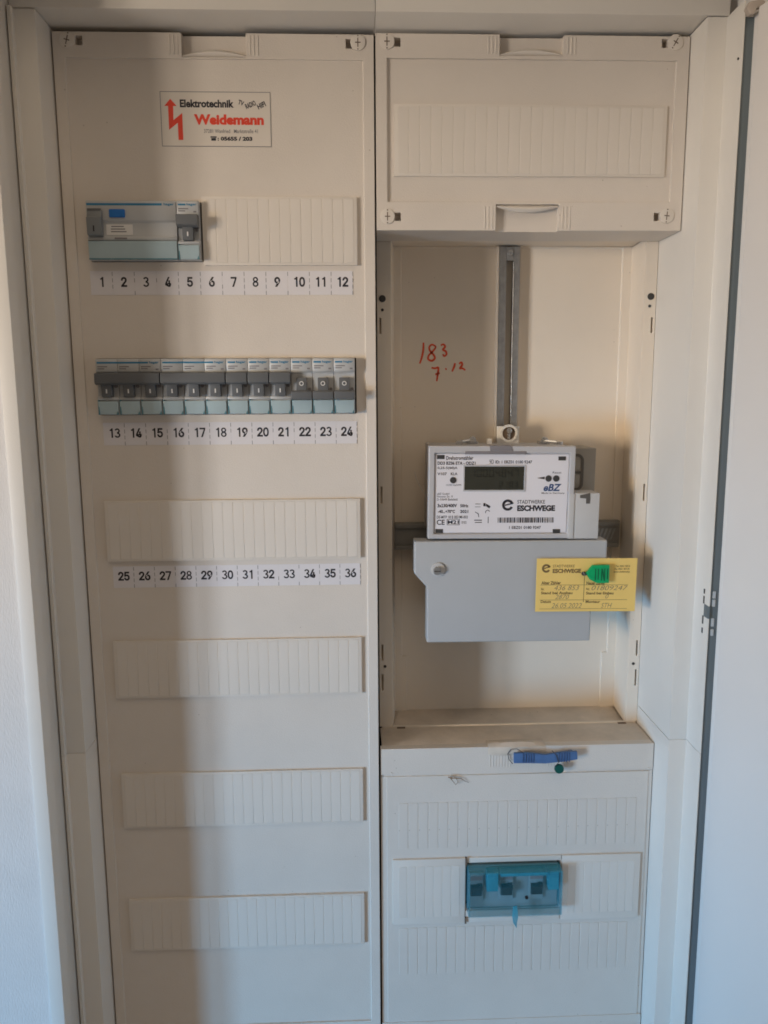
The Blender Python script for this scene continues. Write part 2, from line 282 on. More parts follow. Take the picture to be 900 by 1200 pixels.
# outlines of bold grotesque numerals (thousandths of the type size): points, faces
DIGITS = {'0':([(340,2),(306,-19),(268,-31),(227,-35),(185,-31),(147,-19),(113,2),(84,30),(60,64),(42,104),(30,149),(22,199),(20,254),(22,309),(30,359),(43,405),(61,445),(84,479),(113,507),(147,527),(185,540),(227,544),(268,540),(306,527),(340,507),(369,479),(392,445),(410,404),(423,359),(431,309),(433,254),(431,199),(423,149),(411,104),(393,64),(369,30),(182,95),(195,85),(210,80),(227,78),(244,80),(258,85),(271,95),(283,109),(294,128),(303,152),(310,181),(314,215),(316,254),(314,293),(310,327),(303,357),(294,381),(283,400),(271,414),(258,424),(244,429),(227,431),(210,429),(195,424),(182,414),(170,400),(159,381),(150,357),(143,327),(139,293),(137,254),(139,215),(143,181),(150,152),(159,128),(170,109)],[(20,22,21),(19,22,20),(19,23,22),(19,24,23),(18,24,19),(17,24,18),(17,25,24),(16,25,17),(16,26,25),(15,58,16),(58,57,16),(57,26,16),(57,56,26),(56,27,26),(55,27,56),(15,59,58),(54,27,55),(15,60,59),(15,61,60),(53,27,54),(14,61,15),(53,28,27),(14,62,61),(52,28,53),(51,28,52),(14,63,62),(13,63,14),(51,29,28),(50,29,51),(13,64,63),(49,29,50),(13,65,64),(12,65,13),(49,30,29),(48,30,49),(12,66,65),(11,66,12),(48,31,30),(11,67,66),(47,31,48),(11,68,67),(46,31,47),(10,68,11),(46,32,31),(10,69,68),(45,32,46),(10,70,69),(44,32,45),(9,70,10),(44,33,32),(9,71,70),(43,33,44),(42,33,43),(9,36,71),(42,34,33),(8,36,9),(41,34,42),(8,37,36),(8,38,37),(40,34,41),(8,39,38),(39,34,40),(8,34,39),(8,35,34),(7,35,8),(7,0,35),(6,0,7),(6,1,0),(5,1,6),(5,2,1),(4,2,5),(4,3,2)]),'1':([(419,-28),(48,-28),(48,83),(419,83),(189,537),(304,537),(304,-28),(184,-28),(184,420),(218,420),(58,303),(58,441)],[(11,5,4),(11,9,5),(9,6,5),(10,8,11),(8,9,11),(10,7,8),(10,6,9),(7,6,10),(1,3,2),(1,0,3)]),'2':([(417,-28),(36,-28),(36,59),(214,248),(232,267),(247,284),(260,300),(271,314),(279,326),(285,338),(289,349),(291,360),(292,371),(291,384),(288,395),(284,404),(278,411),(270,418),(261,424),(250,428),(238,431),(224,431),(209,430),(197,427),(186,423),(177,417),(170,409),(164,400),(159,389),(156,377),(153,334),(35,334),(40,396),(48,428),(62,457),(81,482),(103,504),(130,521),(159,534),(191,541),(225,544),(259,541),(290,534),(319,521),(345,505),(367,484),(385,460),(398,433),(406,403),(409,373),(408,350),(404,329),(397,308),(387,286),(374,264),(358,242),(339,217),(315,190),(287,160),(181,49),(181,85),(417,85)],[(39,41,40),(39,42,41),(38,42,39),(38,43,42),(37,43,38),(37,44,43),(36,44,37),(36,45,44),(35,45,36),(35,46,45),(34,46,35),(34,47,46),(33,21,34),(21,47,34),(21,20,47),(20,48,47),(33,22,21),(19,48,20),(33,23,22),(18,48,19),(32,23,33),(32,24,23),(17,48,18),(32,25,24),(16,48,17),(32,26,25),(15,48,16),(32,27,26),(14,48,15),(14,49,48),(32,28,27),(31,28,32),(13,49,14),(31,29,28),(12,49,13),(31,30,29),(12,50,49),(11,50,12),(10,50,11),(10,51,50),(9,51,10),(8,51,9),(8,52,51),(7,52,8),(6,52,7),(6,53,52),(5,53,6),(5,54,53),(4,54,5),(3,54,4),(3,55,54),(2,55,3),(2,56,55),(2,57,56),(2,58,57),(2,60,58),(60,59,58),(2,61,60),(2,0,61),(1,0,2)]),'3':([(321,-13),(289,-25),(255,-32),(218,-35),(184,-33),(152,-27),(122,-16),(93,-1),(69,18),(48,40),(31,67),(21,97),(11,160),(133,160),(139,123),(143,113),(149,105),(156,97),(165,91),(176,85),(188,81),(203,79),(218,78),(235,79),(250,82),(264,86),(275,93),(284,100),(291,109),(297,118),(300,130),(301,145),(300,158),(297,171),(292,182),(285,192),(275,201),(262,208),(246,214),(226,218),(200,220),(129,220),(129,310),(260,459),(260,424),(42,424),(42,537),(400,537),(400,450),(183,204),(183,316),(249,318),(286,313),(320,302),(349,285),(374,263),(395,238),(409,209),(418,178),(421,145),(418,111),(409,80),(394,51),(374,25),(349,4)],[(45,47,46),(45,43,47),(43,48,47),(45,42,43),(44,48,43),(44,51,48),(51,49,48),(42,44,45),(42,50,44),(50,51,44),(49,52,51),(42,49,50),(49,40,52),(40,53,52),(41,49,42),(40,54,53),(40,55,54),(40,56,55),(40,57,56),(49,40,41),(39,57,40),(38,57,39),(37,57,38),(37,58,57),(36,58,37),(35,58,36),(34,58,35),(33,58,34),(33,59,58),(32,59,33),(11,13,12),(11,14,13),(31,59,32),(30,59,31),(30,60,59),(29,60,30),(11,15,14),(28,60,29),(11,16,15),(28,61,60),(27,61,28),(11,17,16),(26,61,27),(10,17,11),(10,18,17),(25,61,26),(10,19,18),(24,61,25),(10,20,19),(23,61,24),(10,21,20),(23,62,61),(22,62,23),(10,22,21),(10,62,22),(9,62,10),(9,63,62),(8,63,9),(8,64,63),(7,64,8),(7,0,64),(6,0,7),(6,1,0),(5,1,6),(5,2,1),(4,2,5),(4,3,2)]),'4':([(441,77),(12,77),(12,166),(231,537),(360,537),(137,158),(137,191),(441,191),(371,-28),(254,-28),(254,121),(254,146),(254,346),(371,346)],[(2,4,3),(2,6,4),(6,5,4),(11,13,12),(11,8,13),(2,7,6),(2,11,7),(11,0,7),(1,11,2),(1,10,11),(8,0,11),(1,9,10),(9,0,1),(9,8,0)]),'5':([(323,-9),(291,-24),(257,-32),(221,-35),(188,-33),(157,-26),(127,-14),(101,2),(79,21),(60,44),(45,70),(36,99),(28,158),(146,158),(152,123),(155,114),(161,106),(167,98),(176,91),(185,86),(196,81),(208,79),(221,78),(236,79),(250,83),(262,89),(273,96),(282,106),(289,118),(295,131),(298,146),(300,162),(298,179),(295,194),(289,208),(281,220),(271,230),(260,238),(248,244),(234,248),(217,249),(204,248),(190,246),(177,242),(164,237),(155,231),(136,217),(36,228),(71,537),(394,537),(394,424),(176,424),(165,329),(127,329),(133,334),(150,344),(168,351),(188,357),(208,360),(230,362),(256,360),(281,355),(305,347),(327,335),(347,321),(365,305),(381,285),(394,264),(405,241),(413,216),(417,190),(419,163),(416,127),(408,93),(393,62),(374,34),(350,10)],[(47,51,48),(51,49,48),(51,50,49),(47,53,51),(53,54,51),(54,55,51),(55,52,51),(58,60,59),(57,60,58),(57,61,60),(56,61,57),(56,62,61),(55,62,56),(55,63,62),(52,63,55),(52,64,63),(47,52,53),(47,64,52),(47,65,64),(47,66,65),(47,41,66),(41,67,66),(41,40,67),(40,68,67),(39,68,40),(47,42,41),(38,68,39),(47,43,42),(37,68,38),(47,44,43),(37,69,68),(36,69,37),(47,45,44),(47,46,45),(35,69,36),(34,69,35),(34,70,69),(33,70,34),(32,70,33),(32,71,70),(31,71,32),(31,72,71),(30,72,31),(11,13,12),(11,14,13),(29,72,30),(28,72,29),(28,73,72),(11,15,14),(27,73,28),(11,16,15),(26,73,27),(11,17,16),(10,17,11),(10,18,17),(25,73,26),(25,74,73),(10,19,18),(24,74,25),(10,20,19),(23,74,24),(10,21,20),(22,74,23),(10,22,21),(10,74,22),(9,74,10),(9,75,74),(8,75,9),(8,76,75),(7,76,8),(7,0,76),(6,0,7),(6,1,0),(5,1,6),(5,2,1),(4,2,5),(4,3,2)]),'6':([(324,-10),(294,-24),(261,-32),(226,-35),(191,-32),(158,-24),(128,-10),(101,10),(78,33),(60,61),(46,92),(38,126),(35,162),(38,191),(44,220),(54,249),(68,281),(89,317),(114,356),(238,537),(375,537),(166,233),(98,233),(127,286),(136,297),(146,308),(158,318),(171,326),(185,333),(201,338),(218,341),(235,342),(269,340),(301,332),(330,319),(355,301),(377,279),(394,253),(407,224),(415,192),(417,157),(414,122),(406,89),(392,59),(374,32),(351,9),(188,87),(200,81),(212,78),(226,77),(241,78),(253,81),(264,87),(274,94),(282,103),(289,115),(295,127),(298,141),(299,157),(298,173),(295,188),(289,200),(282,211),(274,220),(264,227),(253,233),(241,236),(226,237),(212,236),(199,233),(188,227),(178,220),(170,211),(163,201),(157,188),(154,174),(153,158),(154,142),(157,127),(163,115),(170,103),(178,94)],[(18,20,19),(18,31,20),(31,21,20),(17,29,18),(29,30,18),(30,31,18),(21,32,31),(21,33,32),(17,28,29),(17,27,28),(21,34,33),(17,26,27),(21,35,34),(17,25,26),(16,25,17),(16,24,25),(21,36,35),(16,23,24),(16,22,23),(15,22,16),(21,37,36),(21,67,37),(67,38,37),(14,22,15),(21,68,67),(66,38,67),(21,69,68),(65,38,66),(14,21,22),(14,69,21),(14,70,69),(64,38,65),(14,71,70),(63,38,64),(63,39,38),(14,72,71),(62,39,63),(13,72,14),(13,73,72),(61,39,62),(13,74,73),(60,39,61),(60,40,39),(12,74,13),(12,75,74),(59,40,60),(12,76,75),(58,40,59),(11,76,12),(11,77,76),(57,40,58),(57,41,40),(11,78,77),(56,41,57),(11,79,78),(55,41,56),(10,79,11),(55,42,41),(54,42,55),(10,80,79),(10,81,80),(53,42,54),(10,46,81),(52,42,53),(9,46,10),(52,43,42),(9,47,46),(51,43,52),(9,48,47),(50,43,51),(9,49,48),(49,43,50),(9,43,49),(8,43,9),(8,44,43),(7,44,8),(7,45,44),(6,45,7),(6,0,45),(5,0,6),(5,1,0),(4,1,5),(4,2,1),(3,2,4)]),'7':([(182,-28),(51,-28),(295,455),(295,424),(34,424),(34,537),(419,537),(419,442)],[(4,6,5),(4,2,6),(2,7,6),(4,1,2),(3,7,2),(3,0,7),(1,3,4),(1,0,3)]),'8':([(329,-14),(297,-26),(263,-33),(226,-35),(190,-33),(155,-26),(124,-14),(95,2),(71,22),(51,46),(36,73),(27,103),(24,135),(26,160),(31,184),(40,207),(52,228),(66,247),(83,263),(103,276),(125,286),(125,286),(125,247),(116,251),(91,268),(70,291),(54,319),(45,349),(42,380),(45,411),(53,439),(67,465),(85,488),(107,507),(133,523),(162,535),(193,541),(226,544),(259,541),(290,535),(319,523),(344,507),(366,488),(385,465),(399,439),(407,411),(410,380),(407,349),(398,319),(382,292),(362,268),(336,251),(328,248),(328,286),(328,286),(349,276),(369,263),(386,247),(401,228),(413,207),(422,185),(427,160),(429,135),(426,103),(417,73),(402,46),(381,22),(357,2),(179,86),(192,81),(208,78),(226,77),(244,78),(260,81),(273,86),(284,92),(293,99),(300,107),(304,116),(307,127),(309,139),(307,152),(304,163),(299,173),(291,183),(282,191),(270,198),(257,203),(243,206),(226,207),(210,206),(195,203),(182,198),(170,191),(161,183),(153,173),(148,163),(145,152),(144,139),(145,127),(148,116),(152,107),(159,99),(168,92),(190,325),(201,321),(213,319),(226,318),(240,318),(251,321),(261,325),(270,331),(277,337),(283,345),(288,354),(290,364),(291,376),(290,387),(288,397),(284,405),(278,413),(271,419),(263,424),(252,428),(240,431),(226,432),(212,431),(200,428),(190,424),(181,419),(174,413),(169,405),(164,397),(162,387),(161,376),(162,364),(164,354),(169,345),(174,337),(181,331)],[(36,38,37),(35,38,36),(35,39,38),(34,39,35),(34,40,39),(33,40,34),(33,41,40),(32,41,33),(32,42,41),(32,43,42),(31,43,32),(31,44,43),(30,44,31),(30,125,44),(125,124,44),(124,45,44),(29,126,30),(126,125,30),(123,45,124),(29,127,126),(122,45,123),(29,128,127),(121,45,122),(29,129,128),(120,45,121),(29,130,129),(119,45,120),(29,131,130),(119,46,45),(28,131,29),(118,46,119),(28,132,131),(117,46,118),(28,133,132),(116,46,117),(28,134,133),(116,47,46),(27,134,28),(115,47,116),(27,135,134),(114,47,115),(27,136,135),(113,47,114),(27,137,136),(113,48,47),(26,137,27),(112,48,113),(26,138,137),(111,48,112),(26,139,138),(26,104,139),(110,48,111),(26,105,104),(109,48,110),(26,106,105),(108,48,109),(108,49,48),(25,106,26),(25,107,106),(107,49,108),(25,49,107),(25,54,49),(54,53,49),(53,55,49),(55,50,49),(24,19,25),(19,21,25),(21,20,25),(20,54,25),(19,54,20),(19,22,21),(19,55,54),(52,55,53),(24,18,19),(22,55,19),(22,52,55),(52,51,55),(51,56,55),(18,23,24),(17,23,18),(17,22,23),(90,88,89),(90,87,88),(91,87,90),(91,86,87),(92,86,91),(92,85,86),(93,85,92),(93,84,85),(94,84,93),(95,84,94),(95,83,84),(96,83,95),(96,82,83),(97,82,96),(97,81,82),(98,81,97),(98,80,81),(98,79,80),(99,79,98),(99,78,79),(100,78,99),(100,77,78),(101,77,100),(101,76,77),(102,76,101),(102,75,76),(103,75,102),(68,75,103),(68,74,75),(69,74,68),(69,73,74),(70,73,69),(70,72,73),(71,72,70)]),'9':([(129,519),(159,533),(191,541),(226,544),(261,541),(294,532),(324,518),(351,499),(374,476),(393,448),(406,417),(414,383),(417,347),(415,318),(409,289),(399,259),(384,228),(364,192),(338,153),(215,-28),(77,-28),(287,276),(355,276),(326,223),(317,211),(307,200),(295,191),(282,182),(267,176),(251,171),(235,168),(218,167),(184,169),(152,177),(123,190),(98,207),(76,229),(58,255),(45,285),(38,317),(35,352),(38,387),(46,420),(60,450),(79,477),(102,500),(264,422),(253,428),(240,431),(226,432),(212,431),(200,428),(189,422),(179,415),(170,405),(163,394),(158,382),(155,367),(153,352),(155,335),(158,321),(163,309),(170,298),(179,289),(189,281),(200,276),(212,273),(226,272),(240,273),(253,276),(264,281),(274,288),(283,297),(290,308),(295,321),(298,335),(299,350),(298,367),(295,381),(290,394),(282,405),(274,415)],[(2,4,3),(1,4,2),(1,5,4),(0,5,1),(0,6,5),(45,6,0),(45,7,6),(44,7,45),(44,8,7),(43,8,44),(43,9,8),(42,9,43),(42,49,9),(49,48,9),(48,10,9),(42,50,49),(42,51,50),(47,10,48),(42,52,51),(46,10,47),(81,10,46),(42,53,52),(41,53,42),(81,11,10),(80,11,81),(41,54,53),(79,11,80),(41,55,54),(41,56,55),(78,11,79),(40,56,41),(78,12,11),(40,57,56),(77,12,78),(40,58,57),(76,12,77),(39,58,40),(39,59,58),(75,12,76),(75,13,12),(39,60,59),(74,13,75),(39,61,60),(73,13,74),(73,14,13),(38,61,39),(38,62,61),(72,14,73),(38,63,62),(71,14,72),(71,22,14),(22,15,14),(38,64,63),(70,22,71),(37,64,38),(37,65,64),(69,22,70),(37,66,65),(68,21,69),(21,22,69),(23,15,22),(68,20,21),(37,67,66),(67,32,68),(32,20,68),(37,32,67),(23,16,15),(36,32,37),(35,32,36),(23,17,16),(24,17,23),(25,17,24),(34,32,35),(26,17,25),(26,18,17),(27,18,26),(33,32,34),(28,18,27),(29,18,28),(30,18,29),(20,31,32),(31,18,30),(20,18,31),(20,19,18)])}
def _ring(cx, cy, a, b, t, n=20):
    V = []; F = []
    for k in range(n):
        c, q = math.cos(2 * math.pi * k / n), math.sin(2 * math.pi * k / n)
        V += [(cx + a * c, cy + b * q), (cx + (a - t) * c, cy + (b - t * .8) * q)]
        j = (k + 1) % n; F.append((2 * k, 2 * k + 1, 2 * j + 1, 2 * j))
    return V, F
DIGITS['1'] = ([(250, 1000), (420, 1000), (420, 0), (210, 0), (210, 730), (0, 730), (0, 850), (130, 880)], [(0, 1, 2, 3, 4, 7), (4, 5, 6, 7)])
def _bow(cx, cy, a, b, t, a0, a1, n=14):
    V = []; F = []
    for k in range(n + 1):
        g = math.radians(a0 + (a1 - a0) * k / n); c, q = math.cos(g), math.sin(g)
        V += [(cx + a * c, cy + b * q), (cx + (a - t) * c, cy + (b - t * .85) * q)]
        if k: F.append((2 * k - 2, 2 * k - 1, 2 * k + 1, 2 * k))
    return V, F
_a, _b = _bow(340, 735, 310, 265, 180, 165, -95), _bow(340, 285, 350, 285, 185, 100, -165)
DIGITS['3'] = (_a[0] + _b[0], _a[1] + [tuple(i + len(_a[0]) for i in f) for f in _b[1]])
DIGITS['7'] = ([(0, 1000), (700, 1000), (700, 840), (370, 0), (150, 0), (500, 820), (0, 820)], [(0, 1, 2, 5), (0, 5, 6), (2, 3, 4, 5)])
_a, _b = _ring(350, 735, 310, 265, 175), _ring(350, 285, 350, 285, 180)
DIGITS['8'] = (_a[0] + _b[0], _a[1] + [tuple(i + len(_a[0]) for i in f) for f in _b[1]])
def text_mesh(s, bold, shear):
    k = (s, bold, shear)
    if k in _txt: return _txt[k]
    c = bpy.data.curves.new('t', 'FONT'); c.body = s; c.size = 1; c.offset = bold; c.shear = shear; c.resolution_u = 3; c.fill_mode = 'FRONT'
    o = bpy.data.objects.new('t', c); COL.objects.link(o)
    bpy.context.view_layer.update()
    me = bpy.data.meshes.new_from_object(o.evaluated_get(bpy.context.evaluated_depsgraph_get()))
    V = [v.co.copy() for v in me.vertices]; F = [tuple(p.vertices) for p in me.polygons]
    bpy.data.objects.remove(o); bpy.data.curves.remove(c); bpy.data.meshes.remove(me)
    _txt[k] = (V, F); return _txt[k]
def add_text(mb, s, x0, x1, z0, z1, Y, bold=.0, shear=0, rot=0):
    """text fitted to the box x0..x1, z0..z1 in the plane y=Y, facing -y"""
    V, F = text_mesh(s, bold, shear)
    ax = min(v.x for v in V); bx = max(v.x for v in V); ay = min(v.y for v in V); by = max(v.y for v in V)
    cx, cz = (x0 + x1) / 2, (z0 + z1) / 2; ca, sa = math.cos(math.radians(rot)), math.sin(math.radians(rot)); vs = []
    for v in V:
        x = x0 + (v.x - ax) / (bx - ax) * (x1 - x0) - cx; z = z0 + (v.y - ay) / (by - ay) * (z1 - z0) - cz
        vs.append(mb.bm.verts.new((cx + x * ca - z * sa, Y, cz + x * sa + z * ca)))
    for f in F:
        try: mb.bm.faces.new([vs[i] for i in f])
        except ValueError: pass
    return mb

# ================================================================== SETTING
ZT, ZB = 330, -860
# wall round the recess (papered on the left), one sheet with thickness
w = MB()
w.box(-900, -150.6, -87, 20, -1100, 700)
w.build('wall', 'wallpaper', loc=(-500, 20, -1100), smooth=False)['kind'] = 'structure'
w = MB(); w.box(-150.2, 1100, -52, 40, 236, 700)
w.box(408, 1100, -40, 40, -1100, 235.6)
w.build('wall', 'wallpaper', loc=(500, 40, -1100), smooth=False)['kind'] = 'structure'
# rear of the cabinet
w = MB(); w.box(-150, 407.5, 110, 116, ZB, 235)
w.build('cabinet_back', 'dark', loc=(128, 116, ZB), smooth=False)['kind'] = 'structure'

# ------------------------------------------------------------------ cabinet frame
fr = thing('electrical_cabinet', 'cream steel cabinet let into the wall with its pale door open on the right', 'cabinet', (127, 0, ZB))
JZ1, JZ2 = -400, -409
def liner(pts, z0, z1): return MB().prism(pts, 'z', z0, z1, .35)
Lp = [(-128.4, 108), (-128.4, -31), (-144, -31), (-144, -36), (-147, -36), (-147, -28), (-131, -28), (-131, 108)]
Rp = [(382.6, 108), (382.6, -31), (398, -31), (398, -59), (399, -59), (399, -28), (386, -28), (386, 108)]
for pts in (Lp, Rp):
    for z0, z1, nm in ((JZ1, 190.8, 'side_liner'), (ZB, JZ1 - .25, 'side_liner')):
        liner(pts, z0, z1).build(nm, 'frame', fr)
for x in (-128.7, 382.3): MB().box(x, x + .6, -30.6, 44, JZ2, JZ1 - .3, .12, 1).build('joint_strip', 'frame', fr)
MB().prism([(-139, -72), (-139, -89), (-150, -89), (-150, -20), (-148.2, -20), (-148.2, -87), (-141, -87), (-141, -72)], 'z', ZB, 222, .8).build('flange', 'frame', fr)
Tp = [(108, 191.6), (-31, 191.6), (-31, 207), (-36, 207), (-36, 210), (-28, 210), (-28, 194.5), (108, 194.5)]
for x0, x1 in ((-147, 126), (126.7, 400)): MB().prism(Tp, 'x', x0, x1, .7).build('top_liner', 'frame', fr)
MB().prism([(-72, 222.4), (-89, 222.4), (-89, 234), (-20, 234), (-20, 232), (-87, 232), (-87, 225), (-72, 225)], 'x', -150, 400, .8).build('flange', 'frame', fr)
MB().prism([(108, -716), (-31, -716), (-31, -732), (-36, -732), (-36, -735), (108, -735)], 'x', -128, 382, .7).build('bottom_liner', 'frame', fr)
MB().box(125.9, 127.3, 9.2, 108, -715, 191).build('seam_shade', 'dark', fr)  # near-black box paints the shaded seam between the covers
# hinge side: slate hinge rail in the gap behind the door edge, dark boxes for the shade in small slots
MB().box(399.2, 407.6, -57.5, -40, ZB, 179.5, .3).build('hinge_rail', 'gap', fr)
for z0, z1 in ((-262, -258), (-270.5, -264), (-288, -281), (-296, -291.5)): MB().box(397.6, 398.4, -50.5, -48.5, z0, z1, .2).build('hinge_slot_shade', 'black_and_shade', fr)
for z0, z1 in ((-264, -258), (-271, -265), (-288, -281), (-296, -290.5)): MB().box(401.2, 403.6, -58.6, -57, z0, z1, .4).build('gap_light', 'hinge', fr)  # pale pieces paint the light showing through holes in the gap
MB().box(397.5, 399, -59.5, -51, -281, -270.5, .3).build('hinge_notch', 'gap', fr)  # slate box stands in for a notch cut in the lip
MB().cyl((397.8, -54, 152), .9, 'x', 1.2, 10).build('hinge_slot_shade', 'black_and_shade', fr)
MB().prism([(397, 183), (399.5, 187.5), (407, 189), (411, 188), (411, 184.5), (405, 183), (403.6, 178.6), (400.4, 178.2)], 'y', -64, -58.2, 1.4).build('hinge_cap', 'hingecap', fr)

# ------------------------------------------------------------------ cabinet door, swung open on the right
ZD = 184
dr = MB().prism([(406.2, -63.5), (406.2, -640), (426, -640), (426, -63.5)], 'z', ZB, ZD, 1.2).build('door', 'door', None, (406.2, -63.5, ZB))
he = MB().box(408, 424, -63, -56, ZB + 1, ZD - 2, .8).build('hinge_edge', 'door', dr)
dr.parent = fr; dr.location = (Vector((406.2, -63.5, ZB)) - ORG[fr]) * S
dr.rotation_euler = (0, 0, math.radians(14))
tag(dr, 'pale grey sheet metal door swung wide open')

# ================================================================== COVERS
def make_segment(name, wd, y0, y1, z0, z1, matn='cover2'):
    o = MB().box(-wd / 2, wd / 2, y0, y1, z0, z1, .35, 2).build(name, matn, None, (0, 0, 0)); return o
def strip(parent, x0, x1, z0, z1, n, yb, yf, inset=1.8, edge=2.6, plate=True, gap=.5, matn='cover2', skip=None):
    """snap-in blanking strip: base plate plus n break-off segments"""
    mb = MB(); mb.box(x0, x1, yf + .22, yb, z0, z1, .4)
    base = mb.build('blanking_strip', matn, parent)
    pitch = (x1 - x0 - 2 * edge) / n
    seg = MB().box(x0 + edge + gap / 2, x0 + edge + pitch - gap / 2, yf, yf + .5, z0 + inset, z1 - inset, .18, 1).build('segment', matn, base)
    for k in range(1, n):
        if skip and skip(x0 + edge + (k + .5) * pitch): continue
        put(seg, base, dx=k * pitch)
    return base
def screw(parent, cx, cz, y, ang=0, r=6.0):
    s = MB().cyl((cx, y - .35, cz), r, 'y', 1.4, 36, bev=.4).build('screw', 'cover2', parent)
    x = MB()
    for a in (ang, ang + 90):
        t = math.radians(a); dx, dz = math.cos(t), math.sin(t); L, W = (2.2 if a != ang else 3.4), .38
        p = [(cx + dx * L - dz * W, cz + dz * L + dx * W), (cx + dx * L + dz * W, cz + dz * L - dx * W), (cx - dx * L + dz * W, cz - dz * L - dx * W), (cx - dx * L - dz * W, cz - dz * L + dx * W)]
        x.prism(p, 'y', y - 1.14 - (.05 if a != ang else 0), y - .6)
    for sg in (-1, 1):
        t = math.radians(ang); x.cyl((cx + sg * 5 * math.cos(t), y - 1, cz + sg * 5 * math.sin(t)), .55, 'y', .4, 10)
    x.build('cross_slot', 'slot', s)
    return s
def grip(parent, x0, x1, zedge, zlip, y, up=1):
    """finger grip at a cover edge: bulging crescent lip and ribs at both sides"""
    b = bmesh.new(); n = 20; rows = []
    for i in range(n + 1):
        t = i / n; x = x0 + (x1 - x0) * t; hgt = 1.8 + 4.2 * math.sin(math.pi * t)
        rows.append([b.verts.new((x, y + 4.9 - 5.6 * math.sin(math.pi * (.08 + .72 * k / 5)) * (.75 + .25 * math.sin(math.pi * t)), zlip + up * hgt * (k / 5 if k < 5 else 1))) for k in range(6)])
    for p, q in zip(rows, rows[1:]):
        for k in range(5): b.faces.new((p[k], q[k], q[k + 1], p[k + 1]))
    bmesh.ops.recalc_face_normals(b, faces=b.faces[:])
    mb = MB(); mb._take(b); o = mb.build('grip_lip', 'cover2', parent)
    a, c = sorted((zlip + up * 1.5, zedge - up * 1.5))
    for s in (-1, 1):
        for k in range(3):
            xx = (x0 - 3 - 3.1 * k) if s < 0 else (x1 + 3 + 3.1 * k)
            MB().box(xx - .5, xx + .5, y - .45, y + .3, a, c, .22, 1).build('grip_rib', 'cover2', parent)

# ---- left distribution cover
lc = thing('distribution_cover', 'tall cream plastic cover panel with breaker rows filling the left field', 'cover', (-1, 4, -715))
R1 = (-107.2, -16.1, 13.1, 60.2); R2 = (-107.3, 108.9, -111.9, -64.9)
mb = MB(); mb.relief((-127, 125.6, -714, 187.4, -2), [
    (-118.3, 117, -696, 168.5, 0),
    (-26.5, 24.5, 169.5, 187.4, 4.5),
    (-109.2, -103.6, 177.6, 184.6, 7), (103.4, 108.6, 177, 184, 7),
    R1[:4] + (None,), R2[:4] + (None,)], 9)
mb.build('panel', 'cover', lc, bevel=.55)
screw(lc, -115.4, 181, -2, 75); screw(lc, 113, 181.2, -2, 90)
grip(lc, -26.5, 24.5, 187.4, 169.6, -2)
strip(lc, -15.4, 110.9, 10.2, 64.2, 14, .2, -3)
for r in range(2, 6):
    st = strip(lc, -108.3, 111, 12.2 - 125 * r, 65 - 125 * r, 24, .2, -3.0 if r != 2 else -3.6)

# ---- upper right cover
uc = thing('upper_cover', 'short cream plastic cover panel above the meter niche', 'cover', (254, 46, 38))
mb = MB(); mb.relief((127.1, 381.6, 38.2, 188.6, -2), [
    (136, 371.6, 60.8, 170.4, 0.4),
    (226.8, 278.8, 173, 188.6, 4.5), (225.7, 278.4, 38, 59, 4.5),
    (142, 147.2, 178.8, 185.6, 7), (358.6, 363.8, 180, 186.6, 7), (142, 147.2, 45.6, 52.2, 7), (358.4, 363.6, 46, 52.6, 7)], 45.5)
mb.build('panel', 'cover', uc, bevel=.55)
for (x, z, a) in ((136.2, 182.3, 90), (369.6, 184, 60), (136, 49, 90), (369, 50, 85)): screw(uc, x, z, -2, a)
grip(uc, 226.8, 278.8, 188.6, 172.9, -2)
strip(uc, 141.8, 366, 81, 136.4, 24, .6, -1.6)
# lower grip of the upper cover
grip(uc, 225.7, 278.4, 38.2, 58.9, -2, -1)

# ---- meter niche: rails, tray and rear panel
mn = thing('meter_niche', 'recessed cream meter mounting tray between the two right covers', 'meter panel', (255, 108, -424))
for x0, x1, sl, xs_ in ((127.6, 141, 'L', 130.4), (371, 382.3, 'R', 378.6)):
    holes = [(xs_ - .1, xs_ + 1.7, a, c, 53) for a, c in ((-42, -28), (-197, -181), (-349.5, -334), (-380, -363.5))]
    MB().relief((x0, x1, -417, 41.5, 47), holes, 56).build('rail', 'niche', mn, bevel=.3)
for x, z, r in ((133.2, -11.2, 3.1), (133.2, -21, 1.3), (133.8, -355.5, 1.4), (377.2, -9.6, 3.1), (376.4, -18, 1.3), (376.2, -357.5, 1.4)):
    p = MB().cyl((x, 46.9, z), r, 'y', 1, 20, bev=.25).build('black_and_shade', 'black_and_shade', mn)  # proud dark discs paint the shade of open holes in the rails
for x, z in ((133.4, 9), (134, -386), (377.2, 10.8), (375.6, -384)):
    MB().arc(x, z, 2.4, 1.9, 46.8, 47.4).build('rivet', 'niche', mn)
MB().prism([(141.2, 48), (146, 94), (144.6, 94.6), (139.6, 48.4)], 'z', -419, 41.4).build('side_wall', 'niche', mn)
MB().prism([(370.8, 48), (374.5, 94), (376, 94.6), (372.4, 48.4)], 'z', -419, 41.4).build('side_wall', 'niche', mn)
MB().relief((141, 379, -424, 42, 94), [(153, 366, -362, 41, 96), (158, 360, -424.5, -362, 96)], 104).build('rear_panel', 'niche', mn, bevel=.5)
MB().box(140, 381, 50.5, 96.5, -424.5, -421, .5).build('tray_floor', 'shelf', mn)
MB().box(130.5, 381.5, 47.2, 50.0, -423, -416.8, .8).build('tray_lip', 'niche', mn)
MB().box(130, 382, 47.2, 104, 42, 45, .4).build('tray_top', 'niche', mn)
for x in (149, 367): MB().box(x - 4, x + 4, 44.0, 46.9, -419, -417.4, .2).build('tray_clip', 'slot', mn)

